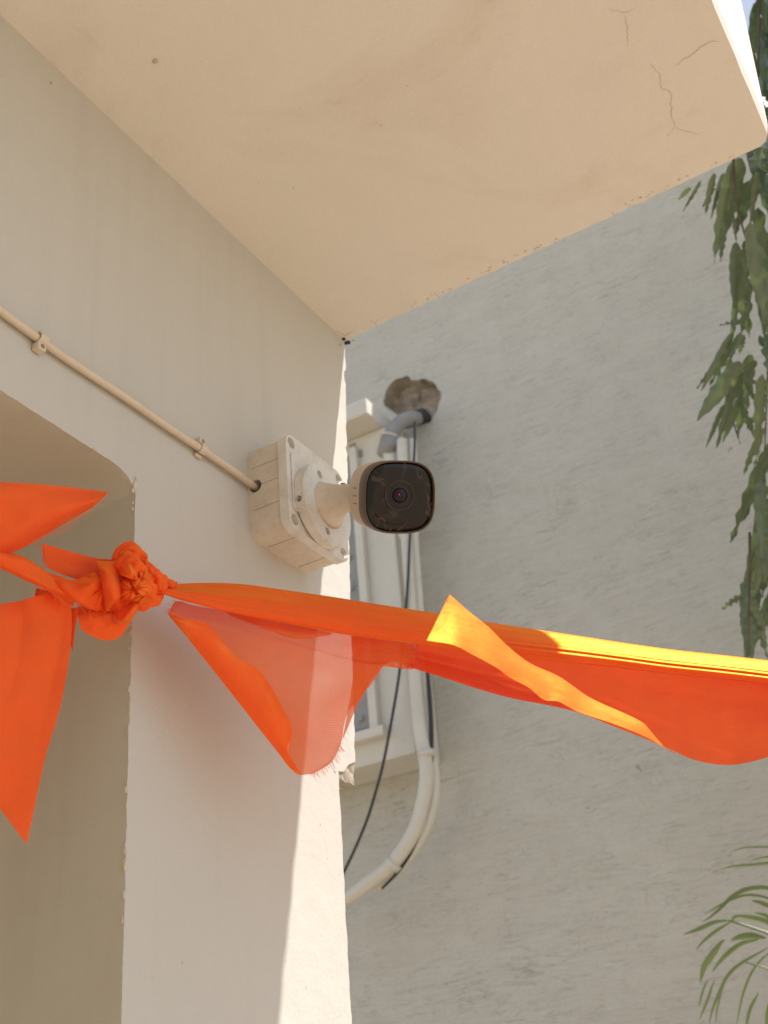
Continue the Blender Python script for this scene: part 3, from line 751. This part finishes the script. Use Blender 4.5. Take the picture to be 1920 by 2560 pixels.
# folded back hem of the flap
h_out = [(421,1537,-.004),(470,1597,-.008),(530,1672,-.010),(586,1743,-.010),(640,1812,-.008),(690,1875,-.006),(731,1926,-.004),(760,1938,-.003)]
h_in  = [(424,1534,-.003),(470,1548,-.009),(515,1558,-.011),(540,1582,-.013),(560,1610,-.013),(596,1645,-.013),(648,1677,-.013),(684,1728,-.013),(712,1782,-.012),(728,1808,-.010),(729,1840,-.009),(722,1889,-.006),(750,1934,-.003)]
h_mid = [(422,1536,-.006),(462,1568,-.012),(515,1610,-.014),(560,1666,-.015),(620,1730,-.015),(672,1800,-.013),(708,1862,-.009),(752,1936,-.005)]
patch('folded_hem', [h_out, h_mid, h_in], 70, 14, 'cloth_thin', .001, 30, seed=3)
# second layer at the flap's torn right side
patch('torn_layer', [[(1034,1612,.014),(1037,1640,.014),(1034,1670,.014)],[(966,1600,.014),(968,1630,.014),(966,1658,.013)],[(900,1592,.014),(915,1660,.012),(912,1728,.010)],[(878,1590,.014),(882,1690,.012),(856,1850,.008)]], 20, 20, 'sheer', .001, 30, seed=5)
patch('sheer_fold', [[(560,1528,.008),(640,1545,.008),(736,1563,.008),(830,1582,.008)], [(590,1545,.006),(660,1568,.006),(740,1584,.006),(828,1586,.008)], [(630,1552,.008),(700,1586,.008),(750,1597,.008),(826,1588,.008)]], 30, 10, 'sheer', .001, 30, seed=6)
# --- panel that hangs from the band on the right
p_top = [(1042,1606,.012),(1111,1616,.014),(1211,1632,.016),(1305,1644,.016),(1410,1652,.016),(1540,1666,.016),(1665,1681,.016),(1800,1694,.016),(1920,1707,.016),(2080,1728,.016)]
p_low = [(1020,1667,.004),(1111,1695,.008),(1200,1724,.010),(1277,1745,.012),(1427,1776,.018),(1540,1818,.024),(1660,1866,.030),(1743,1902,.034),(1843,1911,.040),(2000,1868,.046)]
p_low = [(x, y, d + (.0 if x < 1450 else -.035 * ((x - 1450) / 470) ** 1.3)) for x, y, d in p_low]
p_mid = [((a[0]+b[0])/2, (a[1]+b[1])/2, (a[2]+b[2])/2 + .012 - (.0 if a[0] < 1500 else .012 * ((a[0] - 1500) / 420) ** 1.1)) for a, b in zip(p_top, p_low)]
def panel_ripple(u, v): return .0022 * math.sin(v * 9 - u * 4) * min(1, v * 4)
patch('hanging_panel', [p_top, p_mid, p_low], 110, 40, 'cloth_thin', .0025, 12, seed=8, ripple=panel_ripple)
# --- sunlit flap twisted forward
f_up = [(1124,1486,-.178),(1166,1523,-.173),(1222,1568,-.163),(1266,1612,-.150),(1322,1656,-.128),(1399,1692,-.096),(1477,1745,-.068),(1605,1805,-.038),(1632,1834,-.028),(1666,1868,-.018),(1690,1884,-.008)]
f_lo = [(1067,1601,-.236),(1133,1612,-.231),(1177,1634,-.218),(1238,1667,-.198),(1277,1695,-.174),(1322,1719,-.158),(1361,1750,-.142),(1394,1753,-.132),(1444,1779,-.114),(1527,1807,-.088),(1610,1840,-.060),(1690,1886,-.008)]
f_md = [((p[0]+q[0])/2, (p[1]+q[1])/2, (p[2]+q[2])/2 - .004) for p, q in zip(catmull(f_up, 14), catmull(f_lo, 14))]
patch('folded_flap', [f_up, f_md, f_lo], 90, 22, 'cloth_thin', .0012, 24, seed=12)

# --- tails and strands on the left, inside the opening
patch('torn_tail', [[(-140,1196,.02),(0,1205,.015),(90,1210,.012),(181,1219,.008),(271,1230,.0)],
                    [(-140,1235,.010),(0,1240,.004),(95,1250,.002),(181,1240,.004),(269,1233,.0)],
                    [(-140,1320,.012),(-20,1318,.008),(70,1312,.006),(160,1288,.006),(252,1250,.002)],
                    [(-140,1420,.02),(-60,1410,.016),(50,1374,.012),(140,1322,.010),(231,1268,.004)]], 60, 34, 'cloth_thin', .0032, 14, seed=15, ripple=lambda u, v: .003 * math.sin(v * 7 + u * 5))
def strand_ripple(u, v): return .0028 * math.sin(v * 17 + u * 5)
patch('twisted_strand', [[(-140,1320,.03),(0,1376,.02),(60,1392,.016),(122,1431,.010),(175,1462,.004)],
                         [(-140,1325,.004),(0,1384,-.004),(60,1402,-.006),(120,1440,-.006),(185,1478,-.004)],
                         [(-140,1348,.0),(0,1402,-.010),(55,1426,-.012),(112,1456,-.010),(190,1494,-.006)],
                         [(-140,1368,.010),(0,1420,.0),(60,1446,-.004),(110,1470,-.006),(185,1510,-.002)],
                         [(-140,1370,.03),(0,1420,.02),(60,1450,.016),(115,1474,.010),(180,1515,.006)]], 70, 50, 'cloth', .0012, 40, seed=17, ripple=strand_ripple)
patch('pointed_tail', [[(-120,1545,.022),(0,1511,.016),(50,1502,.012),(90,1490,.008),(150,1482,.004)],
                       [(-120,1600,.014),(0,1560,.010),(60,1545,.008),(120,1525,.006),(176,1510,.002)],
                       [(-130,1700,.008),(-20,1680,.006),(60,1650,.004),(120,1630,.002),(177,1612,.0)],
                       [(-140,1810,.004),(-40,1815,.004),(40,1800,.002),(100,1790,.0),(150,1770,-.002)],
                       [(-140,1900,.002),(-40,1930,.002),(20,1935,.0),(70,1930,-.002),(114,1892,-.004)],
                       [(-60,1935,.0),(0,2022,.0),(30,2062,-.002),(62,2104,-.004),(68,2106,-.004)]], 70, 60, 'cloth_thin', .004, 9, seed=19, ripple=lambda u, v: .0048 * (abs(math.sin(u * 10 + 1.5 * v)) - .5) * max(0, 1 - 1.25 * v) ** 1.4)
patch('short_tail', [[(200,1515,.006),(190,1560,.004),(181,1632,.0)],[(186,1520,.008),(180,1570,.006),(176,1610,.004)],[(176,1518,.014),(172,1560,.012),(174,1600,.010)]], 20, 10, 'cloth', .001, 40, seed=21)
patch('cut_end', [[(106,1359,.012),(160,1374,.012),(241,1395,.010),(300,1400,.006)],[(108,1390,.014),(160,1405,.014),(230,1425,.012),(290,1430,.008)],[(118,1420,.014),(160,1438,.014),(215,1455,.012),(280,1470,.008)]], 30, 16, 'cloth_thin', .0012, 40, seed=23)
# small piece of cloth seen behind the strand
patch('back_scrap', [[(90,1470,.03),(120,1476,.03),(160,1490,.03)],[(84,1510,.03),(120,1512,.03),(160,1515,.03)]], 10, 8, 'cloth', .001, 40, seed=25)

# --- knot and ruffles
kn_parent = cl
def petal(rails, nu=36, nv=26, wr=.0016, seed=0.0, name='ruffle'): return patch(name, rails, nu, nv, 'cloth', wr, 55, seed=seed)
petal([[(118,1432,.006),(150,1440,.0),(180,1450,-.006),(236,1443,-.010),(262,1440,-.006)],
       [(122,1448,.0),(155,1462,-.010),(190,1476,-.016),(232,1462,-.022),(262,1452,-.012)],
       [(128,1460,-.002),(165,1486,-.010),(200,1506,-.014),(235,1490,-.012),(258,1470,-.010)],
       [(132,1467,.0),(185,1500,-.006),(222,1520,-.008),(252,1526,-.004),(268,1530,.0)]], seed=31)
petal([[(242,1402,.002),(262,1403,-.002),(291,1401,-.004),(306,1398,.0)],
       [(248,1425,-.012),(262,1430,-.022),(280,1438,-.024),(300,1440,-.012)],
       [(250,1448,-.008),(262,1465,-.026),(285,1470,-.030),(312,1462,-.012)],
       [(250,1455,.002),(262,1500,-.014),(285,1500,-.026),(318,1478,-.010)],
       [(262,1500,.004),(266,1530,-.008),(284,1512,-.012),(322,1486,-.006)]], seed=33)
petal([[(190,1520,.008),(215,1512,.006),(255,1518,.004),(300,1500,.004),(345,1480,.004)],
       [(196,1548,.004),(222,1545,-.002),(262,1555,-.004),(308,1540,-.004),(352,1500,.0)],
       [(202,1573,.002),(225,1588,.0),(262,1601,-.002),(300,1592,-.002),(345,1524,.0)]], 40, 26, .0022, seed=35)
petal([[(284,1537,-.004),(300,1500,-.014),(322,1488,-.018),(354,1486,-.012)],
       [(285,1545,-.010),(303,1516,-.012),(328,1500,-.010),(350,1494,-.008)],
       [(290,1553,-.016),(312,1546,-.022),(334,1520,-.024),(348,1505,-.016)],
       [(300,1560,-.010),(322,1556,-.012),(344,1528,-.014),(352,1508,-.008)]], seed=37)
# knot: fat folded lobes (closed lofts) that wrap over one another
def lobe(path, radii, flat=.7, seed=0.0, name='knot_fold', roll=0.0, creases=3, depth=.16):
    radii = [r * .80 for r in radii]; P = catmull([cp_(p[0], p[1], p[2] + .007) for p in path], 48); rr_ = catmull([Vector((r, 0, 0)) for r in radii], 48); bm = bmesh.new(); rings = []
    nx = None
    for i, p in enumerate(P):
        t = (P[min(i + 1, 47)] - P[max(i - 1, 0)]).normalized(); view = (CAM - p).normalized()
        ny = (view - t * view.dot(t)).normalized(); nx = t.cross(ny)
        ring = []
        for k in range(60):
            a = 2 * math.pi * k / 60; r = rr_[i].x * (1 + depth * math.cos(creases * a + seed + 2.2 * i / 47) * (.6 + .4 * math.sin(i * .22 + seed)) + .17 * (abs(math.sin(3.5 * a + seed + 1.4 * math.sin(i * .11 + seed))) - .6))
            q = p + nx * math.cos(a) * r + ny * math.sin(a) * r * flat
            g = abs(fbm(q + Vector((seed, 0, 0)) + nx * 0, 75, 2)); g2 = abs(fbm(q + Vector((seed, 9, 0)), 170, 2))
            q += (q - p).normalized() * (.0036 * min(g, .5) + .0018 * min(g2, .5) - .0012)
            ring.append(bm.verts.new(q))
        rings.append(ring)
    for A, B in zip(rings, rings[1:]):
        for k in range(60): bm.faces.new((A[k], A[(k + 1) % 60], B[(k + 1) % 60], B[k]))
    bm.faces.new(rings[0][::-1]); bm.faces.new(rings[-1])
    return bm_obj(name, bm, M['cloth'], cl, True)
lobe([(296,1440,-.004),(302,1398,-.008),(322,1378,-.010),(346,1392,-.010),(357,1420,-.008),(352,1452,-.004)], [.006,.0085,.0095,.0085,.007,.005], .8, 1.0, creases=2, depth=.22)
lobe([(300,1424,-.018),(322,1408,-.026),(342,1424,-.026),(340,1446,-.018)], [.006,.0105,.009,.005], .6, 2.0, creases=2, depth=.25)
lobe([(352,1402,-.012),(372,1424,-.020),(388,1448,-.020),(394,1474,-.012),(388,1500,-.004)], [.004,.008,.0095,.0085,.005], .8, 3.0, creases=4, depth=.15)
lobe([(322,1446,-.018),(348,1448,-.026),(372,1462,-.028),(386,1480,-.020)], [.004,.0062,.0062,.004], .7, 4.0)
lobe([(300,1476,-.014),(326,1464,-.026),(352,1470,-.030),(374,1484,-.026),(364,1500,-.016)], [.004,.0068,.0075,.0065,.004], .7, 5.0, creases=3, depth=.2)
lobe([(330,1502,-.010),(352,1506,-.018),(378,1500,-.018),(394,1486,-.010),(398,1472,-.004)], [.0045,.0075,.0075,.006,.0035], .8, 6.0, creases=3)
lobe([(300,1450,.006),(330,1452,.004),(362,1458,.004),(392,1470,.004)], [.012,.020,.019,.006], .7, 7.0, creases=5, depth=.10)
lobe([(358,1440,-.020),(362,1414,-.020),(352,1400,-.014)], [.003,.005,.003], .7, 8.0)
lobe([(382,1460,-.010),(404,1468,-.006),(430,1472,-.004)], [.0075,.0045,.0055], .8, 9.0, creases=5, depth=.25)
lobe([(386,1464,-.012),(410,1458,-.008),(440,1461,-.006)], [.004,.0034,.0030], .8, 10.0, creases=3)

def fan(center, arc, bulge, n_pl, amp, seed, nu=90, nv=22, name='knot_pleat', curl=0.0):
    A = catmull([cp_(*p) for p in arc], nu); Cc = cp_(*center); V = []; Fc = []
    for i in range(nu):
        u = i / (nu - 1); s = 0.7 * fbm((u * 2.3, seed, 1), 1.0, 2); edge = min(1, 7 * u, 7 * (1 - u))
        pl = abs(math.sin(math.pi * n_pl * (u + .09 * s) + seed)) - .6
        pl2 = abs(math.sin(math.pi * (2.3 * n_pl) * (u + .13 * s) + 2 * seed)) - .6
        for j in range(nv):
            v = j / (nv - 1); wav = 1 + .10 * fbm((u * 3, v * 1.2, seed), 1.0, 2) * v
            p = Cc.lerp(A[i], v * wav)
            o = bulge * math.sin(math.pi * min(1, v * .93 + .04)) ** .7 + amp * edge * (pl * (.35 + .65 * v) + .45 * pl2 * (1 - .5 * v)) * min(1, v * 3) - curl * v ** 4
            o += .0010 * fbm(p + Vector((seed, 0, 0)), 150, 3)
            V.append(p + (CAM - p).normalized() * o)
    for i in range(nu - 1):
        for j in range(nv - 1):
            a = i * nv + j; Fc.append((a, a + 1, a + nv + 1, a + nv))
    o = data_obj(name, V, Fc, M['cloth'], cl, True)
    return o
fan((334,1450,-.018), [(290,1438,.0),(291,1408,-.004),(303,1380,-.006),(320,1367,-.004),(340,1374,-.004),(356,1400,-.004),(360,1432,-.004),(352,1456,-.008)], .010, 3, .0042, 1.1, curl=.006)
fan((336,1450,-.026), [(292,1434,-.010),(300,1408,-.012),(316,1394,-.014),(334,1402,-.014),(344,1422,-.014),(346,1446,-.018)], .010, 2, .0034, 2.6, curl=.005)
fan((352,1462,-.020), [(346,1398,-.006),(364,1406,-.008),(380,1424,-.008),(393,1446,-.006),(399,1470,-.002),(394,1490,.0)], .011, 5, .0042, 4.2, curl=.004)
fan((340,1472,-.026), [(322,1444,-.016),(346,1442,-.020),(368,1452,-.022),(384,1470,-.018),(380,1490,-.014),(362,1500,-.014)], .008, 5, .0034, 5.9)
fan((372,1480,-.022), [(398,1468,-.002),(394,1496,-.002),(376,1512,-.004),(352,1520,-.006),(330,1512,-.010),(318,1494,-.014)], .008, 5, .0040, 7.3, curl=.003)
fan((330,1474,-.022), [(348,1500,-.012),(322,1508,-.010),(300,1494,-.010),(292,1470,-.008),(300,1446,-.012),(318,1440,-.014)], .010, 5, .0040, 9.4, curl=.003)
fan((358,1486,-.012), [(362,1512,-.006),(340,1532,-.006),(322,1556,-.008),(300,1562,-.006),(286,1552,-.004),(283,1538,-.002),(298,1510,-.006)], .007, 4, .0030, 12.2, curl=.004)
fan((300,1462,-.016), [(262,1420,-.002),(250,1444,-.004),(245,1476,-.004),(258,1508,-.004),(274,1534,-.004),(300,1528,-.004)], .008, 4, .0042, 14.7, curl=.003)
fan((262,1466,-.012), [(236,1430,.0),(206,1444,.0),(182,1462,-.002),(188,1496,-.004),(214,1520,-.004),(246,1528,-.002)], .006, 4, .0040, 17.0, curl=.002)

# --- frayed threads along the torn edges
bm = bmesh.new()
def fray(pts, dens, length, dirx, spread=.5, dd=-.002):
    P = catmull([cp_(*p) for p in pts], dens)
    dv = (RIGHT * dirx[0] + DOWN * dirx[1]).normalized()
    for p in P:
        l = length * random.uniform(.25, 1.0)
        d = (dv + RIGHT * random.uniform(-spread, spread) + DOWN * random.uniform(-spread, spread)).normalized()
        k = RIGHT * random.uniform(-.35, .35) * l + DOWN * random.uniform(0, .4) * l
        tube_bm(bm, [p - d * .001, p + d * l * .5, p + d * l + k], [.00022, .00018, .0001], 3, False)
fray([(1042,1609,.004),(1036,1640,.004),(1022,1668,.004)], 26, .009, (-1, .3))
fray([(853,1856,.0),(838,1892,.0),(805,1922,.0),(775,1936,.0)], 40, .006, (.5, .8))
fray([(966,1659,.006),(924,1715,.004),(880,1770,.002),(858,1840,.0)], 40, .004, (.8, .5))
fray([(421,1536,-.004),(445,1510,.0)], 14, .012, (-1, -.5))
fray([(424,1534,-.008),(470,1548,-.012),(512,1557,-.014)], 22, .004, (0, -1))
fray([(1124,1486,-.186),(1108,1520,-.186),(1090,1562,-.18),(1068,1601,-.17)], 34, .003, (-1, 0))
fray([(271,1230,.0),(231,1268,.002),(190,1300,.006),(151,1326,.008),(81,1350,.008)], 60, .003, (.5, .8))
fray([(106,1359,.012),(110,1390,.013),(116,1418,.012)], 22, .004, (-1, .1))
fray([(60,1440,-.004),(110,1470,-.008),(160,1500,-.008),(200,1515,-.006)], 26, .008, (.2, .9), .9)
fray([(284,1537,-.006),(292,1553,-.018),(310,1558,-.02)], 16, .0025, (-.6, .6))
fray([(200,1510,-.006),(240,1530,-.006),(262,1530,-.006)], 9, .012, (-.5, .8), .8)
fray([(384,1420,-.016),(396,1440,-.016)], 3, .010, (.7, -.9), .2)
fray([(400,1462,-.006),(450,1462,-.006)], 12, .005, (.5, -.8))
fray([(330,1526,-.004),(345,1512,-.004)], 4, .006, (1, .6))
fr = bm_obj('frayed_threads', bm, M['thread'], cl); fr['kind'] = 'stuff'

# ------------------------------------------------------------------ drooping tree on the right
TX = Vector((0.86, 2.30, 0))
tr = thing('mast_tree', TX, 'slender tree with long wavy drooping dark green leaves beside the textured wall', 'tree')
tube('trunk', [TX + Vector((.03 * math.sin(z * 1.7), .03 * math.cos(z * 1.3), z)) for z in (0, .8, 1.6, 2.4, 3.2, 4.0, 4.8, 5.6, 6.2)], .05, M['bark'], tr, 12, 30)
def leaf_mesh(w, wave, ph, bend):
    n = 22; V = []; Fc = []
    for i in range(n + 1):
        t = i / n; prof = w * 1.75 * (t + .004) ** .42 * max(0, 1 - t) ** .85
        prof = max(prof, .004)
        wv = wave * math.sin(t * 30 + ph); zc = bend * t * t
        for s in (-1, -.5, 0, .5, 1):
            V.append((s * prof * (1 + .10 * math.sin(t * 34 + ph + s)), zc + abs(s) * prof * .35 + (wv if abs(s) == 1 else 0) * (1 if s > 0 else -.8), -t))
    for i in range(n):
        for j in range(4):
            a = i * 5 + j; Fc.append((a, a + 1, a + 6, a + 5))
    me = bpy.data.meshes.new('leaf'); me.from_pydata(V, [], Fc); me.materials.append(M['leaf'])
    for p in me.polygons: p.use_smooth = True
    return me
LM = [leaf_mesh(random.uniform(.085, .12), random.uniform(.018, .03), random.uniform(0, 6), random.uniform(-.10, .16)) for _ in range(7)]
LM_T = [leaf_mesh(.045, .012, 1.0, .1), leaf_mesh(.055, .014, 3.0, -.05)]
def place_leaf(a, b, me, roll, wscale=1.0, parent=None):
    d = b - a; L = d.length; z = -d.normalized()
    x = Vector((math.cos(roll), math.sin(roll), .1)); x = (x - z * x.dot(z)).normalized(); y = z.cross(x)
    o = bpy.data.objects.new('leaf', me); COL.objects.link(o)
    mm = Matrix((x * L * wscale, y * L * wscale, z * L)).transposed().to_4x4(); mm.translation = a
    o.parent = parent or tr; o.matrix_parent_inverse = Matrix.Translation(-TX); o.matrix_basis = mm
    return o
FACE = math.atan2(RIGHT.y, RIGHT.x)
key = []
def c7(x, y): return (1560 + x / 2.211, y / 2.211)
def c8(x, y): return (1560 + x / 2.765, 900 + y / 2.765)
for a, b, w, dd in ((c7(370,1040), c7(300,1105), 45, 0), (c7(425,1000), c7(330,1180), 26, 0), (c7(500,960), c7(448,1190), 50, 0), (c7(545,960), c7(480,1220), 40, .1), (c7(600,900), c7(475,1455), 80, 0), (c7(640,960), c7(540,1300), 90, .1), (c7(560,1230), c7(535,1445), 50, .05),
    (c7(620,1340), c7(608,1700), 70, 0), (c7(690,1000), c7(650,1290), 80, .1), (c7(650,1380), c7(690,1870), 110, 0), (c7(700,1230), c7(800,1810), 130, -.1), (c7(655,1790), c7(523,1775), 55, 0), (c7(620,1640), c7(600,1900), 45, .05), (c7(660,1850), c7(640,1960), 70, 0), (c7(600,1840), c7(425,2165), 55, -.05),
    (c8(670,-30), c8(522,220), 45, 0), (c8(800,10), c8(505,420), 105, 0), (c8(795,70), c8(645,615), 75, 0), (c8(790,90), c8(812,390), 60, .05), (c8(752,400), c8(802,595), 16, .05), (c8(690,310), c8(565,610), 30, .05), (c8(815,75), c8(930,180), 50, 0), (c8(960,100), c8(965,640), 90, -.05), (c8(945,520), c8(822,800), 55, 0),
    (c8(1000,620), c8(755,1268), 125, 0), (c8(1000,960), c8(832,1570), 95, .05), (c8(970,1230), c8(900,1650), 90, 0), (c8(1020,1200), c8(960,1640), 90, .1), (c8(850,1620), c8(676,1725), 70, 0), (c8(870,1640), c8(1010,1860), 80, 0), (c8(865,1770), c8(885,2080), 75, 0), (c8(900,1730), c8(1010,2060), 80, .05), (c8(830,1690), c8(803,1850), 20, 0), (c8(850,1800), c8(828,2050), 22, .05),
    (c8(900,400), c8(850,480), 40, 0), (c8(740,600), c8(720,645), 14, .05)):
    D0 = 2.42 + dd + random.uniform(-.04, .04)
    pa_, pb_ = at(*a, D0), at(*b, D0 + random.uniform(-.03, .03)); L = math.hypot(b[0] - a[0], b[1] - a[1])
    ratio = (w / (2.211 if a[1] < 940 and w > 60 else 2.5)) / L / 2
    me = LM[len(key) % 7] if ratio > .05 else LM_T[len(key) % 2]
    place_leaf(pa_, pb_, me, FACE + random.uniform(-.45, .45), min(2.4, max(.7, 1.12 * ratio / (.1 if ratio > .05 else .05))))
    key.append((a, b))
for a, b in list(key):          # a second leaf hanging close behind most of the outer ones
    if math.hypot(b[0] - a[0], b[1] - a[1]) < 70: continue
    j = random.uniform(14, 44); D0 = random.uniform(2.46, 2.62)
    place_leaf(at(a[0] + j, a[1] + random.uniform(-40, 30), D0), at(b[0] + j + random.uniform(0, 25), b[1] - random.uniform(0, 60), D0), random.choice(LM), FACE + random.gauss(0, .5), random.uniform(.9, 1.3))
NK = len(key)
# fill: drooping leaves on hanging shoots within the crown
cnt = 0; rest = []
shoots = []
def shoot(px, py0, py1, D0, lean):
    P = [at(px + lean * (t ** 2), py0 + (py1 - py0) * t, D0) for t in (0, .25, .5, .75, 1)]; shoots.append(P)
    tube('branch', P, [.0030 * (1 - .7 * i / 11) for i in range(12)], M['bark'], tr, 6, 12); return P
for px, y0, y1, D0, ln in ((1832, 380, 720, 2.40, 80), (1900, -160, 560, 2.5, -25), (1874, 1330, 1690, 2.42, -4), (1925, 560, 1250, 2.45, -20), (1990, 0, 900, 2.4, -20), (1990, 700, 1500, 2.5, -40), (2080, -300, 600, 2.5, 0), (2080, 500, 1500, 2.4, -10), (1960, -300, 250, 2.45, -40)):
    shoot(px, y0, y1, D0, ln)
random.seed(21)
while cnt < 238:
    px = random.uniform(1850, 2200) if cnt > 60 else random.uniform(1862, 1990); py = random.uniform(-330, 1480) if cnt > 60 else random.uniform(-220, 300); D0 = random.uniform(2.3, 2.9)
    lim = 1858 + (24 if py < 330 else 0) + (30 if 740 < py < 1150 else 0) + (18 if py > 1150 else 0)
    if px < lim: continue
    L = random.uniform(.14, .23); a = at(px, py, D0)
    d = Vector((random.gauss(0, .28), random.gauss(0, .28), -1)).normalized()
    if px < 1925: d = (d + RIGHT * .15).normalized()
    place_leaf(a, a + d * L, random.choice(LM), FACE + random.gauss(0, .7), random.uniform(.95, 1.35)); cnt += 1
# the rest of the crown, past what can be counted
V = []; Fc = []
random.seed(33)
for i in range(1000):
    z = random.uniform(2.0, 6.4); r = .48 * math.sqrt(random.random()) * (1.0 if z < 4.5 else max(.25, 1 - (z - 4.5) / 2.6)); an = random.uniform(0, 6.28)
    a = TX + Vector((r * math.cos(an) + .05, r * math.sin(an), z))
    q = a - CAM; qx = RIGHT.dot(q) / FWD.dot(q) * F + 960
    if qx < 1950 : continue
    L = random.uniform(.10, .19); d = Vector((random.gauss(0, .35), random.gauss(0, .35), -1)).normalized()
    s = d.orthogonal(); s = (Matrix.Rotation(random.uniform(0, 6.28), 3, d) @ s).normalized(); nn = d.cross(s)
    k0 = len(V)
    for t, w in ((0, .06), (.25, .8), (.55, 1), (.8, .6), (1, .02)):
        for e in (-1, 0, 1): V.append(a + d * L * t + s * e * w * L * .11 + nn * (.02 * L * abs(e) + .03 * L * math.sin(t * 9 + e)))
    for j in range(4):
        for e in range(2): b0 = k0 + j * 3 + e; Fc.append((b0, b0 + 1, b0 + 4, b0 + 3))
o = data_obj('crown', V, Fc, M['leaf'], tr, True); o['kind'] = 'stuff'

# ------------------------------------------------------------------ palm at the lower right
PB = at(2190, 2560, 2.65); PB.z = 0
pm = thing('areca_palm', PB, 'young palm with thin arching yellow green leaflets low beside the textured wall', 'palm')
def ribbon(bm, P, w, up=Vector((0, 0, 1))):
    n = len(P); pr = None
    for i, p in enumerate(P):
        t = (P[min(i + 1, n - 1)] - P[max(i - 1, 0)]).normalized(); s = t.cross((CAM - p).normalized()).normalized(); f = (CAM - p).normalized()
        ww = w * (math.sin(math.pi * (.04 + .94 * i / (n - 1))) ** .7)
        row = [bm.verts.new(p - s * ww), bm.verts.new(p + f * ww * .5), bm.verts.new(p + s * ww)]
        if pr:
            for e in (0, 1): bm.faces.new((pr[e], pr[e + 1], row[e + 1], row[e]))
        pr = row
def pc(x, y, D0): return at(1560 + x / 3.95, 2000 + y / 3.95, D0)
def leaflet(parent, pts, w, D0, mat='palm'):
    bm = bmesh.new(); ribbon(bm, catmull([pc(x, y, D0) for x, y in pts], 14), w * .80); return bm_obj('leaflet', bm, M[mat], parent, True)
def frond(pts, D0, r=.004):
    o = tube('frond', [pc(x, y, D0) for x, y in pts], [r * (1 - .6 * i / 15) for i in range(16)], M['palm'], pm, 6, 16); return o
FD = 2.72
f1 = frond([(2600, 2300), (2000, 1640), (1450, 1330), (1200, 1240), (1040, 1190)], FD, .006)
for pts, w in (([(1050,1190),(900,1205),(740,1275),(585,1328)], .0055), ([(1060,1200),(900,1300),(780,1400),(712,1478)], .0042), ([(1130,1160),(1100,1150),(1060,1195)], .004),
               ([(1400,1362),(1250,1340),(1150,1352),(1055,1385)], .0085), ([(1330,1380),(1180,1410),(1080,1470),(960,1580),(870,1700)], .0060), ([(1420,1460),(1130,1630),(1020,1740),(950,1880),(870,2080),(838,2230)], .0042),
               ([(1500,1330),(1420,1210),(1260,1160),(1090,1140)], .0065), ([(1560,1400),(1480,1230),(1400,1140),(1290,1115)], .0060), ([(1500,1450),(1300,1640),(1180,1900),(1110,2230)], .0030)):
    leaflet(f1, pts, w, FD)
f2 = frond([(2700, 2200), (2200, 1500), (1800, 1090), (1560, 1000), (1420, 975)], FD + .1, .005)
for pts, w in (([(1800,960),(1500,880),(1330,862),(1180,890),(1060,960),(960,1060),(860,1150),(775,1205)], .0058), ([(1700,1100),(1420,968),(1240,935),(1120,960),(980,1020),(795,1128)], .0035), ([(1560,1060),(1420,1040),(1340,1010),(1260,995)], .0060), ([(1950,640),(1600,560),(1420,560),(1330,575),(1225,606)], .0035), ([(1950,560),(1560,470),(1320,465),(1180,470),(1040,520)], .003), ([(1950,680),(1500,622),(1240,640),(1100,650),(945,684)], .0042)):
    leaflet(f2, pts, w, FD + .1)
f3 = frond([(2700, 2700), (2000, 2000), (1500, 1700), (1200, 1600)], FD - .08, .004)
for pts, w in (([(990,1380),(955,1412),(870,1530),(790,1650),(752,1805)], .0080), ([(900,1780),(880,1810),(830,1960),(745,2170)], .0032), ([(830,1780),(800,1830),(760,1950),(738,2050)], .0026), ([(1330,1900),(1240,2080),(1200,2300)], .0040), ([(1010,1760),(960,1900),(920,2060),(905,2200)], .0024), ([(1500,1900),(1440,2050),(1400,2260)], .007)):
    leaflet(f3, pts, w, FD - .08)
tube('stem', [PB, PB + Vector((.02, 0, .5)), PB + Vector((.0, .02, 1.0)), PB + Vector((-.03, .0, 1.45))], [.03, .028, .024, .02], M['palm'], pm, 10)
for k in range(6):
    a = k * 1.05 + .3; d = Vector((math.cos(a), math.sin(a), 0)); 
    if d.dot(RIGHT) < -.3: continue
    c0 = PB + Vector((-.02, 0, 1.42)); P = catmull([c0, c0 + d * .18 + Vector((0, 0, .22)), c0 + d * .42 + Vector((0, 0, .22)), c0 + d * .62 + Vector((0, 0, .02))], 20)
    o = tube('frond', P, [.006 - .0002 * i for i in range(20)], M['palm'], pm, 6)
    for i in range(3, 20):
        for sg in (-1, 1):
            s = d.cross(Vector((0, 0, 1))) * sg; b0 = P[i]; bm = bmesh.new()
            ribbon(bm, catmull([b0, b0 + (s * .10 + d * .06 + Vector((0, 0, .02))), b0 + (s * .17 + d * .12 + Vector((0, 0, -.06)))], 8), .006); bm_obj('leaflet', bm, M['palm'], o, True)
